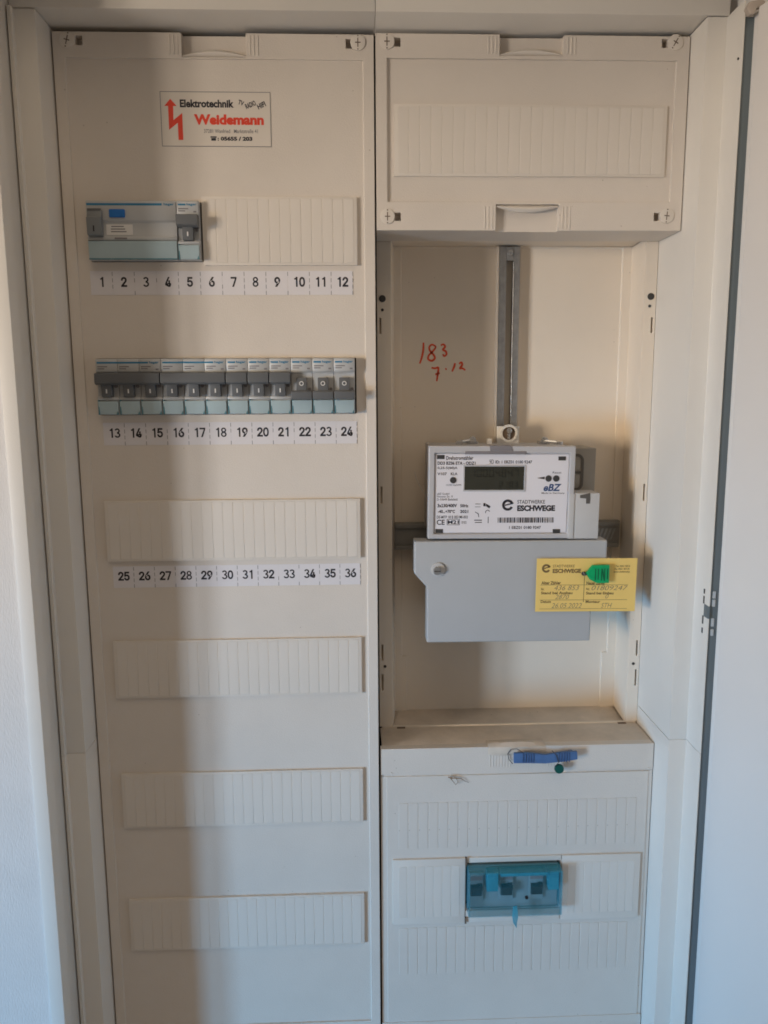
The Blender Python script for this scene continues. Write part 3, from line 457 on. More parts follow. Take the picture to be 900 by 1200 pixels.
# ---- lower right cover
rc = thing('lower_cover', 'cream plastic cover panel with main switch below the meter niche', 'cover', (255, 46, -715))
OP = (207.4, 297.2, -581, -533.6)
mb = MB(); mb.relief((127.5, 381.8, -714, -418, 0), [(127.5, 133, -700, -444, .8), (378, 381.8, -700, -444, .8), (127.5, 381.8, -445.2, -443.2, 1.4), (127.5, 381.8, -714, -700, -.8),
    (226.5, 280, -419, -418, 0), OP + (None,)], 8)
mb.build('panel', 'cover', rc, bevel=.7)
MB().box(128.8, 381.6, 8.2, 47, -420, -418, .3).build('shelf_top', 'shelf', rc)
MB().box(128.8, 381.6, 8.2, 46, -700, -696, .3).build('bottom_return', 'cover', rc)
def low_ribs(z0, z1, x0, n, pitch):
    """moulded ribs of a blanking field: low proud bars"""
    seg = MB().box(x0, x0 + pitch - .8, -.34, .3, z0, z1, .2, 1).build('segment', 'cover', rc)
    for k in range(1, n): put(seg, rc, dx=k * pitch)
low_ribs(-517.5, -471.5, 144, 24, 9.35)
low_ribs(-648.5, -599.5, 144, 24, 9.2)
# raised middle strip either side of the switch
for x0, x1, n in ((138.2, 206.4, 7), (298.4, 373.2, 8)):
    strip(rc, x0, x1, -594, -527.4, n, .2, -2.6, inset=7, edge=5)
MB().box(207, 297.6, -1.6, .2, -594, -582, .4).build('strip_bridge', 'cover2', rc)
MB().box(207, 297.6, -1.6, .2, -532.6, -527.4, .4).build('strip_bridge', 'cover2', rc)
for z0, z1 in ((-534.5, -527), (-594.5, -588)): MB().box(206.3, 208, -3.4, 1, z0, z1, .2).build('break_edge', 'slot', rc)
# grip of the lower cover
b = bmesh.new(); n = 22; rows = []
for i in range(n + 1):
    t = i / n; x = 226.5 + 54 * t; sg = math.sin(math.pi * t) ** .6
    rows.append([b.verts.new((x, y, z)) for y, z in ((14, -417.8), (9, -417.6 + 2.6 * sg), (2, -417.4 + 3 * sg), (-1.6 * sg - .2, -418.6 + 1.2 * sg), (-2.2 * sg - .3, -423), (.2, -427))])
for p, q in zip(rows, rows[1:]):
    for k in range(5): b.faces.new((p[k], q[k], q[k + 1], p[k + 1]))
bmesh.ops.recalc_face_normals(b, faces=b.faces[:])
MB()._take(b).build('grip_lip', 'shelf', rc)
rib = MB().box(228, 229.1, -.32, .2, -438, -424, .25, 1).build('grip_rib', 'cover', rc)
for k in range(1, 8): put(rib, rc, dx=2.7 * k)
for k in range(8): put(rib, rc, dx=54 + 2.7 * k)
MB().cyl((137.2, -.2, -441.5), .9, 'y', 1, 10).build('peg', 'cover2', rc)
MB().cyl((377.4, -.2, -442.5), .9, 'y', 1, 10).build('peg', 'cover2', rc)

# ================================================================== LABELS AND STICKER
def label_strip(first, x0, x1, zc, text):
    t = thing('number_strip', text, 'label', ((x0 + x1) / 2, 0, zc - 9.6), 'paper number strips under the rows')
    p = (x1 - x0) / 12
    for k in range(12):
        c = MB().box(x0 + k * p + .05, x0 + (k + 1) * p - .05, -.28, -.02, zc - 9.6, zc + 9.6).build('cell', 'paper', t, smooth=False)
        s = str(first + k)
        cx = x0 + (k + .5) * p + .3
        nm = MB(); adv = 5.1; xx = cx - adv * len(s) / 2
        for ch in s:
            V, F = DIGITS[ch]; w0 = min(v[0] for v in V); w1 = max(v[0] for v in V); h0 = min(v[1] for v in V); h1 = max(v[1] for v in V)
            gw = 2.7 if ch == '1' else 4.9; gx = xx + (adv - gw) / 2
            vs = [nm.bm.verts.new((gx + (v[0] - w0) / (w1 - w0) * gw, -.34, zc - 3.2 + (v[1] - h0) / (h1 - h0) * 8)) for v in V]
            for fc in F:
                try: nm.bm.faces.new([vs[q] for q in fc])
                except ValueError: pass
            xx += adv
        nm.build('number', 'ink', c, smooth=False)
    d = MB()
    for k in range(1, 13):
        for j in range(4):
            if random.random() < .1: continue
            z = zc + 8.8 - j * 5.1; xx = x0 + k * p
            d.box(xx - .22, xx + .22, -.33, -.2, z - 3.2, z)
    d.build('perforation', 'inkgrey', t, smooth=False)
label_strip(1, -109.2, 106.8, -3.6, 'white paper strip numbered 1 to 12 under the top breaker row')
label_strip(13, -106.2, 109, -127.8, 'white paper strip numbered 13 to 24 under the full breaker row')
label_strip(25, -105.2, 110.6, -252.4, 'white paper strip numbered 25 to 36 under an empty blanking strip')

sk = thing('company_sticker', 'rectangular installer sticker with red arrow and red company name', 'sticker', (-1.6, 0, 103))
MB().box(-45.6, 42.4, -.22, -.02, 103, 144.6).build('film', 'sticker', sk, smooth=False)
f = MB()
for q in ((-45.6, 42.4, 144.1, 144.6), (-45.6, 42.4, 103, 103.5)): f.box(q[0], q[1], -.3, -.2, q[2], q[3])
for q in ((-45.6, -45.1), (41.9, 42.4)): f.box(q[0], q[1], -.3, -.2, 103.6, 144)
f.build('border', 'inkgrey', sk, smooth=False)
MB().prism([(-37.5, 139), (-32.5, 133.6), (-35.4, 133.6), (-35.6, 123), (-28.4, 128.4), (-28.4, 108), (-32.2, 108), (-32.2, 121), (-39.4, 115.6), (-39.4, 133.6), (-42.4, 133.6)], 'y', -.3, -.2).build('arrow', 'red', sk, smooth=False)
add_text(MB(), 'Elektrotechnik', -30, 13, 132.6, 138.6, -.3, .04).build('lettering', 'ink', sk, smooth=False)
f = MB(); add_text(f, 'TV', 16.5, 21, 134.6, 138.2, -.3, .03, 0, -20); add_text(f, 'RADIO', 22, 30.6, 133, 137, -.3, .03, 0, 22); add_text(f, 'HIFI', 31.6, 38.4, 132.6, 136.6, -.3, .03, 0, 25)
f.build('lettering', 'ink', sk, smooth=False)
add_text(MB(), 'Weidemann', -19.2, 36.6, 119.6, 127.6, -.3, .05).build('company_name', 'red', sk, smooth=False)
f = MB(); add_text(f, '37281 Wanfried   Marktstraße 41', -11.6, 31.6, 113.4, 116.4, -.3, .01)
f.build('lettering', 'inkgrey', sk, smooth=False)
f = MB(); f.box(-6, -2.2, -.3, -.2, 107.6, 109.6); f.box(-6.6, -1.6, -.3, -.2, 109.9, 110.9)
add_text(f, ': 05655 / 203', -1, 27, 107.6, 110.8, -.3, .05); f.build('lettering', 'ink', sk, smooth=False)

# ================================================================== BREAKERS
MW, YF = 17.84, -9
def breaker(name, label, x0, ztop, poles, on, group=None, loc_only=False):
    """modular circuit breaker; ztop = top edge of the visible nose"""
    W = MW * poles; x1 = x0 + W; zb = ztop - 46
    t = thing(name, label, 'breaker', ((x0 + x1) / 2, 20, zb), group)
    for k in range(poles):
        a, c = x0 + k * MW + .12, x0 + (k + 1) * MW - .12
        prof = [(30, ztop), (YF + 1, ztop), (YF, ztop - 1.5), (YF, ztop - 10.5), (YF + 2.6, ztop - 12.5), (YF + 2.6, ztop - 30.5), (YF, ztop - 31.8), (YF, ztop - 33.6), (YF + 1.4, ztop - 34), (YF + 1.4, zb), (30, zb)]
        MB().prism(prof, 'x', a, c, .25, 1).build('housing', 'mcb', t)
        # lever: square stem and wide bar
        sx = a + 4.4; sw = 8.6
        y1 = YF + 2.4
        if on:
            MB().prism([(y1, ztop - 20), (YF - 4.2, ztop - 20), (YF - 2.6, ztop - 31), (y1, ztop - 31.2)], 'x', sx, sx + sw, .4).build('lever_stem', 'lever', t)
            MB().box(sx + 3.9, sx + 4.9, YF - 3.75, YF - 2.9, ztop - 28.2, ztop - 24.8).build('on_mark', 'white', t, smooth=False)
        else:
            MB().prism([(y1, ztop - 16), (YF - 1.6, ztop - 16.2), (YF - 3.8, ztop - 27), (y1, ztop - 27)], 'x', sx, sx + sw, .4).build('lever_stem', 'lever', t)
            o = MB(); o.arc(sx + 4.3, ztop - 21, 1.9, 1.2, YF - 3.4, YF - 2.4); o.build('off_mark', 'white', t, smooth=False)
        MB().cyl((a + 15.2, YF + 2.2, ztop - (22.5 if on else 25.6)), 1.3, 'y', 1.4, 14).build('indicator', 'meterdark', t)
        # transparent label holder at the foot
        lh = MB().prism([(YF + 1.2, ztop - 34.6), (YF - .9, ztop - 34.8), (YF - .2, zb + .6), (YF + 1.2, zb + .2)], 'x', a + .5, c - .7, .3).build('label_holder', 'teal', t)
        MB().box(a + .2, a + 1.5, YF - .6, YF + 1.2, zb + .1, ztop - 33.8, .25, 1).build('edge', 'tealdark', lh)
        MB().prism([(c - 2.6, zb + .15), (c - .5, zb + .15), (c - 1.3, zb + 3)], 'y', YF - .9, YF + 1).build('latch', 'tealdark', lh)
        # fine print
        p = MB()
        for z, w_ in ((ztop - 6.4, 8), (ztop - 8.1, 5.5)): p.box(a + 1.4, a + 1.4 + w_, YF - .06, YF + .2, z - .45, z + .45)
        if k == poles - 1: p.box(c - 4.2, c - 1.8, YF - .06, YF + .2, ztop - 9.4, ztop - 8)
        p.build('rating_print', 'inkgrey', t, smooth=False)
    if on: MB().prism([(YF + 2.4, ztop - 11.2), (YF - 6.6, ztop - 11.8), (YF - 7.2, ztop - 19.8), (YF - 4, ztop - 21.4), (YF + 2.4, ztop - 21.4)], 'x', x0 + .35, x1 - .35, .7).build('lever_bar', 'lever', t)
    else: MB().prism([(YF + 2.2, ztop - 27.2), (YF - 4.6, ztop - 26.6), (YF - 6.8, ztop - 28), (YF - 6.2, ztop - 34), (YF - 3, ztop - 34.4), (YF + .8, ztop - 34.2)], 'x', x0 + .35, x1 - .35, .7).build('lever_bar', 'lever', t)
    s = MB(); xe = x1 - 10.4
    s.box(x0 + (1.2), xe, YF - .08, YF + .2, ztop - 3.9, ztop - 2.5); s.build('blue_stripe', 'blueprint', t, smooth=False)
    add_text(MB(), 'hager', xe + .9, x1 - 1.6, ztop - 4.5, ztop - 2, YF - .1, .03).build('maker_name', 'blueprint', t, smooth=False)
    return t
breaker('circuit_breaker', 'single grey circuit breaker beside the wide earth leakage switch, top row', -34.6, 59.6, 1, True)
Z2 = -65.4; X2 = -106.6
gp = 'three-pole breakers in the second row'
breaker('three_pole_breaker', 'leftmost breaker of the full row, three poles joined by one dark lever', X2, Z2, 3, True, gp)
breaker('three_pole_breaker', 'second three-pole breaker, between the leftmost one and the single breakers', X2 + 3 * MW + .15, Z2, 3, True, gp)
gs = 'single breakers in the second row'
WH = ('first single breaker with lever up, touching the three-pole breakers', 'middle one of three single breakers with levers up', 'last single breaker with lever up, next to a lowered lever',
      'first single breaker with lever down, next to a raised lever', 'middle one of three single breakers with levers down', 'rightmost breaker of the full row, single pole with lever down')
for k in range(6): breaker('circuit_breaker', WH[k], X2 + (6 + k) * MW + .3, Z2, 1, k < 3, gs)

# residual current device, four modules
zt = 59.6; zb = zt - 46; x0, x1 = -106.6, -35.0
rd = thing('earth_leakage_switch', 'wide four-module earth leakage switch with blue test button, top left', 'breaker', (-71, 20, zb))
MB().prism([(30, zt), (YF + 1, zt), (YF, zt - 1.5), (YF, zt - 15.6), (YF + 1.6, zt - 17), (YF + 1.6, zt - 27.5), (YF, zt - 28.6), (YF, zt - 30.6), (YF + 1.4, zt - 31), (YF + 1.4, zb), (30, zb)], 'x', x0, x1, .25, 1).build('housing', 'mcb', rd)
lh = MB().prism([(YF + 1.2, zt - 31.4), (YF - .9, zt - 31.6), (YF - .3, zb + .6), (YF + 1.2, zb + .2)], 'x', x0 + .5, x1 - .3, .3).build('label_holder', 'teal', rd)
MB().box(x0 + .4, x1 - .4, YF - .5, YF + 1.2, zb + .05, zb + 1.1, .2, 1).build('edge', 'tealdark', lh)
MB().prism([(YF + .3, zt - 7.6), (YF - 2.4, zt - 7.8), (YF - 3.4, zt - 13), (YF - 6, zt - 14.4), (YF - 5, zt - 27.6), (YF + .3, zt - 28.4)], 'x', x0 + 1.4, x0 + 13, .6).build('lever', 'leverlight', rd)
MB().box(x0 + 1.6, x0 + 12.4, YF - 2.7, YF - .5, zt - 8.9, zt - 6.8, .3).build('lever_cap', 'lever', rd)
MB().box(x0 + 6.6, x0 + 7.4, YF - 5.9, YF - 4.5, zt - 25, zt - 20.6).build('on_mark', 'ink', rd, smooth=False)
MB().box(x0 + 18.4, x0 + 31, YF - 1.7, YF + .5, zt - 13.4, zt - 7, 1.0, 3).build('test_button', 'bluebtn', rd)
MB().box(x0 + 15, x0 + 36, YF + 1.3, YF + 2, zt - 26.5, zt - 18.4).build('rating_plate', 'white', rd, smooth=False)
p = MB()
for z, a, c in ((zt - 20, 19, 29), (zt - 22, 18.6, 30), (zt - 24, 18.6, 31)): p.box(x0 + a, x0 + c, YF + 1.2, YF + 1.6, z - .4, z + .4)
p.build('rating_print', 'inkgrey', rd, smooth=False)
MB().box(x0 + 21.6, x0 + 31.6, YF - .1, YF + .5, zt - 30.2, zt - 28.7, .1).build('indicator', 'meterdark', rd)
MB().box(x0 + .6, x0 + 60.5, YF - .08, YF + .2, zt - 4, zt - 2.3).build('blue_stripe', 'blueprint', rd, smooth=False)
add_text(MB(), 'hager', x0 + 62, x1 - 1.4, zt - 4.5, zt - 2, YF - .1, .03).build('maker_name', 'blueprint', rd, smooth=False)

# ================================================================== METER NICHE CONTENTS
vr = thing('mounting_rail', 'vertical slotted zinc steel rail on the niche back above the meter', 'rail', (255.5, 94, -150))
def rail_ring(y0, y1):
    m = MB(); m.box(246, 252.4, y0, y1, -150, 41); m.box(258.6, 265, y0, y1, -150, 41); m.box(252.4, 258.6, y0, y1, 27, 41); return m
m_ = MB(); m_.prism([(246, 95.8), (246, 86), (252.2, 86), (252.2, 88.4), (247.6, 88.4), (247.6, 95.8)], 'z', -150, 40.6, .3)
m_.prism([(265, 95.8), (265, 86), (258.8, 86), (258.8, 88.4), (263.4, 88.4), (263.4, 95.8)], 'z', -150, 40.6, .3)
m_.box(252.4, 258.6, 86.1, 88.3, 28, 40.4, .3)
m_.build('channel', 'steel', vr)
MB().box(252.4, 258.6, 93.2, 94.2, -150, 40).build('rail_web', 'niche', vr)
for x0, x1 in ((243.9, 245.7), (265.3, 267.1)): MB().box(x0, x1, 88, 95.9, -150, 41.2, .3).build('guide', 'niche', vr)
MB().tube([(258.9, 85.8, 26), (258.9, 85.8, -118)], .55, 8).build('edge_highlight', 'steelbright', vr)  # bright tube laid in as the highlight along the slot
MB().cyl((255.4, 85, 35), 2.7, 'y', 2.6, 18, bev=.6).build('screw', 'steelbright', vr)

cr_ = thing('cross_rail', 'horizontal grey steel rail behind the meter spanning the niche', 'rail', (255, 94, -249.5))
MB().box(144.4, 371, 86, 93.6, -249, -222.4, .6).build('bar', 'railgrey', cr_)
MB().box(146, 369.5, 83, 86.2, -227, -222.8, .5).build('fold', 'railgrey', cr_)
MB().box(146, 369.5, 83, 86.2, -248.6, -244.4, .5).build('fold', 'railgrey', cr_)
b = MB()
for k in range(6): b.prism([(341 + 4 * k, -241.5), (342.6 + 4 * k, -241.5), (346.6 + 4 * k, -230), (345 + 4 * k, -230)], 'y', 85.2, 86.3)
b.build('knurling', 'steel', cr_)

# ---- electricity meter
em = thing('electricity_meter', 'grey electronic electricity meter with white face plate and dark display', 'meter', (238, 84, -226))
MB().box(174.5, 302.5, 26, 84, -224.5, -143.2, 1.5).build('body', 'meter', em)
# bezel ring
MB().relief((172, 304, -226, -142, 17.5), [(177.2, 299, -221.6, -148.4, 20)], 27).build('bezel', 'meter', em, bevel=.8)
fp = MB().box(178, 298.4, 19.3, 20.6, -220.6, -149.4, .3, 1).build('face_plate', 'plate', em)
MB().box(204.4, 259, 16.9, 20.3, -149.4, -146.6, .3).build('top_bar', 'meterdark', em)
MB().prism([(226, -141.6), (245.4, -141.6), (247.6, -146.4), (226.6, -146.4)], 'y', 16.9, 24, .4).build('seal_tab', 'meterdark', em)
for x, z in ((179.4, -152.2), (288.8, -153.4), (179, -219.2), (286, -219.6)): MB().box(x, x + 6.8, 19.0, 19.6, z - 1.6, z + 2, .1).build('corner_mark', 'black_and_shade', em, smooth=False)
ld = MB().relief((203.2, 259.4, -183, -159, 18.5), [(204.4, 258.2, -181.6, -160.4, 19.25)], 19.6).build('display_frame', 'meter', em, bevel=.2)
MB().box(204.4, 258.2, 18.9, 19.3, -181.6, -160.4).build('display', 'lcd', ld, smooth=False)
sg = MB()
def seven(mb, x, z, w_, h_, code, Y):
    t = .9
    segs = {'a': (x, x + w_, z + h_ - t, z + h_), 'g': (x, x + w_, z + h_ / 2 - t / 2, z + h_ / 2 + t / 2), 'd': (x, x + w_, z, z + t),
            'f': (x - .3, x - .3 + t, z + h_ / 2 + .5, z + h_ - .6), 'b': (x + w_ - t + .3, x + w_ + .3, z + h_ / 2 + .5, z + h_ - .6),
            'e': (x - .3, x - .3 + t, z + .6, z + h_ / 2 - .5), 'c': (x + w_ - t + .3, x + w_ + .3, z + .6, z + h_ / 2 - .5)}
    for c in code: q = segs[c]; mb.box(q[0], q[1], Y, Y + .1, q[2], q[3])
SEG = {'0': 'abcdef', '1': 'bc', '8': 'abcdefg', '4': 'fgbc', '7': 'abc', '3': 'abcdg', '2': 'abged'}
for k, d in enumerate('10004847'): seven(sg, 210 + 5.6 * k, -170, 3.6, 7.4, SEG[d], 18.82)
for k, d in enumerate('2183'): seven(sg, 236 + 4.6 * k, -179.6, 3, 5.6, SEG[d], 18.82)
sg.build('digits', 'lcdseg', ld, smooth=False)
for x, z, r in ((194.2, -172.8, 2.9), (280.4, -171.3, 2.9), (287.4, -171.3, 2.9)):
    MB().cyl((x, 19.1, z), r, 'y', .8, 24, bev=.2).build('sensor', 'black_and_shade', em)
t = MB()
for s, a, c, z0, z1, bo in (('Drehstromzähler', 187.6, 212, -154.6, -151.2, .02), ('DD3 BZ06 ETA - ODZ1', 180, 214, -159, -156, .03), ('0,25-5(60)A', 180, 198, -163.4, -160.6, .02), ('V107', 180, 188.4, -168.4, -165.8, .02), ('Kl.A', 192, 198, -168.4, -165.8, .02),
        ('9D', 226.5, 230.5, -158.2, -154.2, 0), ('ID: 1 EBZ01 0180 9247', 232, 265, -157.8, -155, .02), ('10.000 Imp/kWh', 188, 201.6, -178.2, -176.4, 0),
        ('eBZ GmbH', 180, 191, -186, -184.2, 0), ('Neusser Str. 8', 180, 194, -188.4, -186.6, 0), ('D-33649 Bielefeld', 180, 198.4, -191.2, -189.2, 0),
        ('3x230/400V', 180.4, 198, -197.4, -194.2, .03), ('50Hz', 201, 208.4, -197.4, -194.6, .03), ('-40...+70°C', 181, 196.4, -202.6, -199.6, .03), ('2021', 201, 208.4, -202.6, -199.8, .03),
        ('DE-MTP 18 B 003 MI-003', 180, 208, -207.6, -205, .01), ('CE', 180, 187.2, -213.4, -208.6, .02), ('M21', 190, 200, -212.6, -209.2, .03), ('0102', 202.6, 207, -212.4, -210, 0),
        ('STADTWERKE', 252.8, 278, -194.2, -190.8, .01), ('1 EBZ01 0180 9247', 246, 275, -217.4, -214.6, .02), ('Reset', 284, 292, -166.8, -165, 0), ('Made in Germany', 274.6, 295.6, -185.6, -183.8, .01)):
    add_text(t, s, a, c, z0, z1, 19.2, bo)
t.box(189.4, 200.6, 19.2, 19.25, -213.6, -213.2); t.box(189.4, 200.6, 19.2, 19.25, -208.5, -208.1); t.box(189.2, 189.6, 19.2, 19.25, -213.6, -208.1); t.box(200.4, 200.8, 19.2, 19.25, -213.6, -208.1)
t.prism([(270, -170.9), (277, -172), (277, -169.6)], 'y', 19.2, 19.25)
t.arc(226, -202, 2.2, 1.6, 19.2, 19.25, 20, 200, 10); t.box(214.5, 219.5, 19.2, 19.25, -197.2, -196.8); t.box(214.5, 219.5, 19.2, 19.25, -194.6, -194.2)
t.box(222, 224, 19.2, 19.25, -196.5, -193.6); t.prism([(224.4, -194), (228.6, -196.6), (227.4, -198.4), (224.4, -196.4)], 'y', 19.2, 19.25)
t.box(226.4, 227, 19.2, 19.25, -212, -206); t.box(214, 221, 19.2, 19.25, -209.6, -208.8); t.box(214.6, 221, 19.2, 19.25, -211.6, -210.9); t.ribbon([(214.6, -201.6), (217.6, -203.4), (218, -206.4)], .8, 19.2)
t.build('face_print', 'ink', em, smooth=False)
add_text(MB(), 'ESCHWEGE', 252.8, 287.4, -201, -195.6, 19.2, .055).build('utility_name', 'ink', em, smooth=False)
lg = MB(); lg.arc(244.2, -195.4, 5.2, 2.9, 19.18, 19.25, 20, 335, 24); lg.prism([(241.6, -196.2), (249.2, -194.4), (249.4, -193), (241.6, -195)], 'y', 19.18, 19.25)
lg.build('utility_logo', 'ink', em, smooth=False)
add_text(MB(), 'eBZ', 276.2, 292.6, -182.8, -176.2, 19.2, .03, .25).build('maker_logo', 'navy', em, smooth=False)
bc = MB(); x = 235.4; rnd = random.Random(3)
while x < 286:
    w_ = rnd.choice((.45, .45, .9, 1.3)); bc.box(x, min(x + w_, 286.6), 19.2, 19.25, -211.6, -206.8); x += w_ + rnd.choice((.4, .4, .75))
bc.build('barcode', 'ink', em, smooth=False)
# communication module on the right flank
mo = MB().box(304.6, 330, 42, 84, -190, -145.6, 1).build('side_module', 'taupe', em)
rg = MB(); rg.arc(312, -157.4, 6.6, 4.2, 41.2, 42.4, 0, 180, 14); rg.arc(312, -178.6, 6.6, 4.2, 41.2, 42.4, 180, 360, 14); rg.box(316.2, 318.6, 41.2, 42.4, -178.6, -157.4); rg.box(305.4, 307.8, 41.2, 42.4, -178.6, -157.4); rg.box(307.8, 316.2, 41.2, 42.4, -169.2, -167)
rg.build('module_ring', 'taupedark', mo)
pads = MB(); pads.box(308.8, 315, 41.5, 42.4, -165.6, -157, .3); pads.box(308.8, 315, 41.5, 42.4, -179, -170.6, .3); pads.build('module_pad', 'modlight' if False else 'taupe', mo)
sm = MB().box(304.2, 327.6, 17.8, 80, -226.4, -184.6, .9).build('plug_module', 'modlight', em)
MB().box(299.4, 304.4, 16.9, 22, -226.2, -184.9, .5).build('plug_edge', 'modlight', sm)
MB().prism([(309.4, -186.2), (318.6, -184.4), (318.6, -194), (315.2, -194), (315, -189.4), (309.4, -188.8)], 'y', 17.3, 19, .2).build('cable_notch', 'taupedark', sm)
# carrier with hanging eye and clips on the meter's top
hb = MB().relief((242.6, 264, -146, -127, 72), [], 76).build('hanger', 'white', em, bevel=.8)
MB().arc(253.4, -133.6, 8.4, 6.2, 69.6, 72.2).build('hanger_eye', 'white', hb)
MB().cyl((253.4, 71.8, -133.6), 6.1, 'y', 1.2, 28).build('hanger_hole_shade', 'slot', hb)  # dark disc paints the shade inside the hanger's hole
bo = MB(); bo.cyl((253.6, 69.4, -131), 2.6, 'y', 4.4, 18, bev=.8); bo.box(252.2, 254.8, 69, 71.6, -139, -132, .4); bo.build('hanger_bolt', 'steelbright', hb)
for x, z, s in ((217, -139.5, 1), (285.5, -140, -1)):
    cl = MB(); cl.box(x - 5, x + 5, 60, 70, z - 4, z - .6, .5); cl.cyl((x, 60, z + .6), 3.2, 'y', 4, 16, bev=.5); cl.tube([(x - 2, 60, z), (x - s * 11, 56, z - 1.2)], 1.6, 8); cl.box(x - s * 13 - 3, x - s * 13 + 3, 53, 58, z - 4, z - .3, .6)
    cl.build('top_clip', 'steelbright', em)
MB().box(232, 236, 62, 70, -144, -138.4, .5).build('top_stop', 'white', em)
em.rotation_euler = (0, math.radians(.55), 0)

# ---- terminal cover
tc_ = thing('terminal_cover', 'blue grey plastic terminal cover with one screw under the meter', 'cover', (247, 84, -322))
MB().prism([(159, -227.6), (335, -227.6), (335, -262), (322.6, -276), (322.6, -322.4), (171, -322.4), (171, -270.6), (159, -257)], 'y', 15, 34, 1.6, 3).build('shell', 'terminal', tc_)
MB().box(178, 318, 33.8, 82, -314, -230, 1).build('terminal_block', 'meterdark', tc_)
s_ = MB(); s_.cyl((180.4, 14.2, -253.4), 6.4, 'y', 2.2, 32, bev=.7); so = s_.build('screw_boss', 'modlight', tc_)
MB().cyl((179.6, 11.8, -254), 3.6, 'y', 4.4, 24, bev=.6).build('screw', 'steel', so)
MB().box(176.8, 182.4, 9.3, 9.8, -254.4, -253.6).build('screw_slot_shade', 'black_and_shade', so)
tc_.rotation_euler = (0, math.radians(.35), 0)

# ---- yellow card and green seal
cy = 12.6
kd = thing('seal_card', 'yellow printed meter change card wired onto the terminal cover', 'card', (316, 13, -294))
MB().box(270.2, 362.6, cy, cy + .5, -294, -244.2, .15, 1).build('card_sheet', 'card', kd, smooth=False)
k = MB()
for s, a, c, z0, z1, bo_ in (('ESCHWEGE', 285, 311, -257.8, -253.8, .05), ('STADTWERKE', 285, 305, -252.6, -250, .0), ('Alter Zähler', 275, 293, -268.4, -265.4, .03), ('Neuer Zähler', 316.5, 334, -268.8, -265.8, .03),
        ('Nr.', 275, 278, -274, -271.6, .02), ('Nr.', 316.5, 320, -274, -271.6, .02), ('Stand bei Ausbau', 275, 304, -277.6, -275, .03), ('Stand bei Einbau', 316.5, 342, -278, -275.4, .03), ('Datum', 275, 284.4, -285.8, -283.2, .03), ('Monteur', 316.5, 330, -286, -283.4, .03)):
    add_text(k, s, a, c, z0, z1, cy - .08, bo_)
for i, (a, c) in enumerate(((343, 356), (342, 355.6), (341, 356))): add_text(k, ('Tel. 05651 807-0', 'Fax 05651 807-50', 'www.stadtwerke')[i], a, c, -252.4 - 2.6 * i, -250.6 - 2.6 * i, cy - .08, .02)
for z in (-268.9, -283, -291.4): k.box(274, 355, cy - .07, cy + .02, z - .16, z + .16)
k.box(314.2, 314.7, cy - .07, cy + .02, -285, -259)
k.arc(279, -253.4, 4, 2.1, cy - .09, cy, 20, 330, 22); k.prism([(277, -254), (282.8, -252.4), (282.8, -251.2), (277, -253)], 'y', cy - .09, cy)
k.build('card_print', 'inkbrown', kd, smooth=False)
k = MB()
for s, a, c, z0, z1 in (('436 853', 287, 310, -273.8, -269.4), ('01809247', 321.4, 355, -274, -269.6), ('2870', 288, 301, -282.2, -278), ('0', 334.6, 337.6, -281.8, -277.8), ('26.05.2022', 285, 313, -290.6, -286), ('STH', 331, 341, -290.6, -286)):
    add_text(k, s, a, c, z0, z1, cy - .08, -.005, .3)
k.build('pen_entry', 'pen', kd, smooth=False)
kd.rotation_euler = (0, math.radians(.6), 0)
gsl = thing('seal_tag', 'bright green plastic seal tag hooked on the yellow card', 'seal', (324, 12, -266))
MB().prism([(314.6, -257), (320.6, -249.6), (336, -249.4), (336, -266.4), (325, -266.4), (318.6, -263)], 'y', 7, 11, 1.0).build('tag_body', 'green', gsl)
k = MB()
for x_ in (322.6, 325.2, 328.2, 331, 333.6): k.box(x_, x_ + .9, 6.8, 7.1, -264 + (x_ % 2), -252.6)
k.prism([(328.4, -252.8), (329.6, -252.8), (332, -264), (330.8, -264)], 'y', 6.75, 7.1)
k.build('tag_print', 'greendark', gsl, smooth=False)
k = MB(); k.tube([(314.4, 12, -257.6), (312.6, 9, -256.6), (313.8, 7.4, -258.6), (316, 8.4, -258)], .7, 8); k.cyl((313.4, 11.2, -258), 1.9, 'y', 2, 16, bev=.3)
k.build('seal_wire', 'wire', gsl)
hw = thing('loose_wire', 'thin curled wire sticking out left of the meter', 'wire', (170, 60, -190))
MB().tube([(163, 55, -168), (164, 50, -174), (166.5, 45, -180), (170, 40, -186), (172.6, 38, -190)], .22, 6).build('strand', 'modlight', hw)

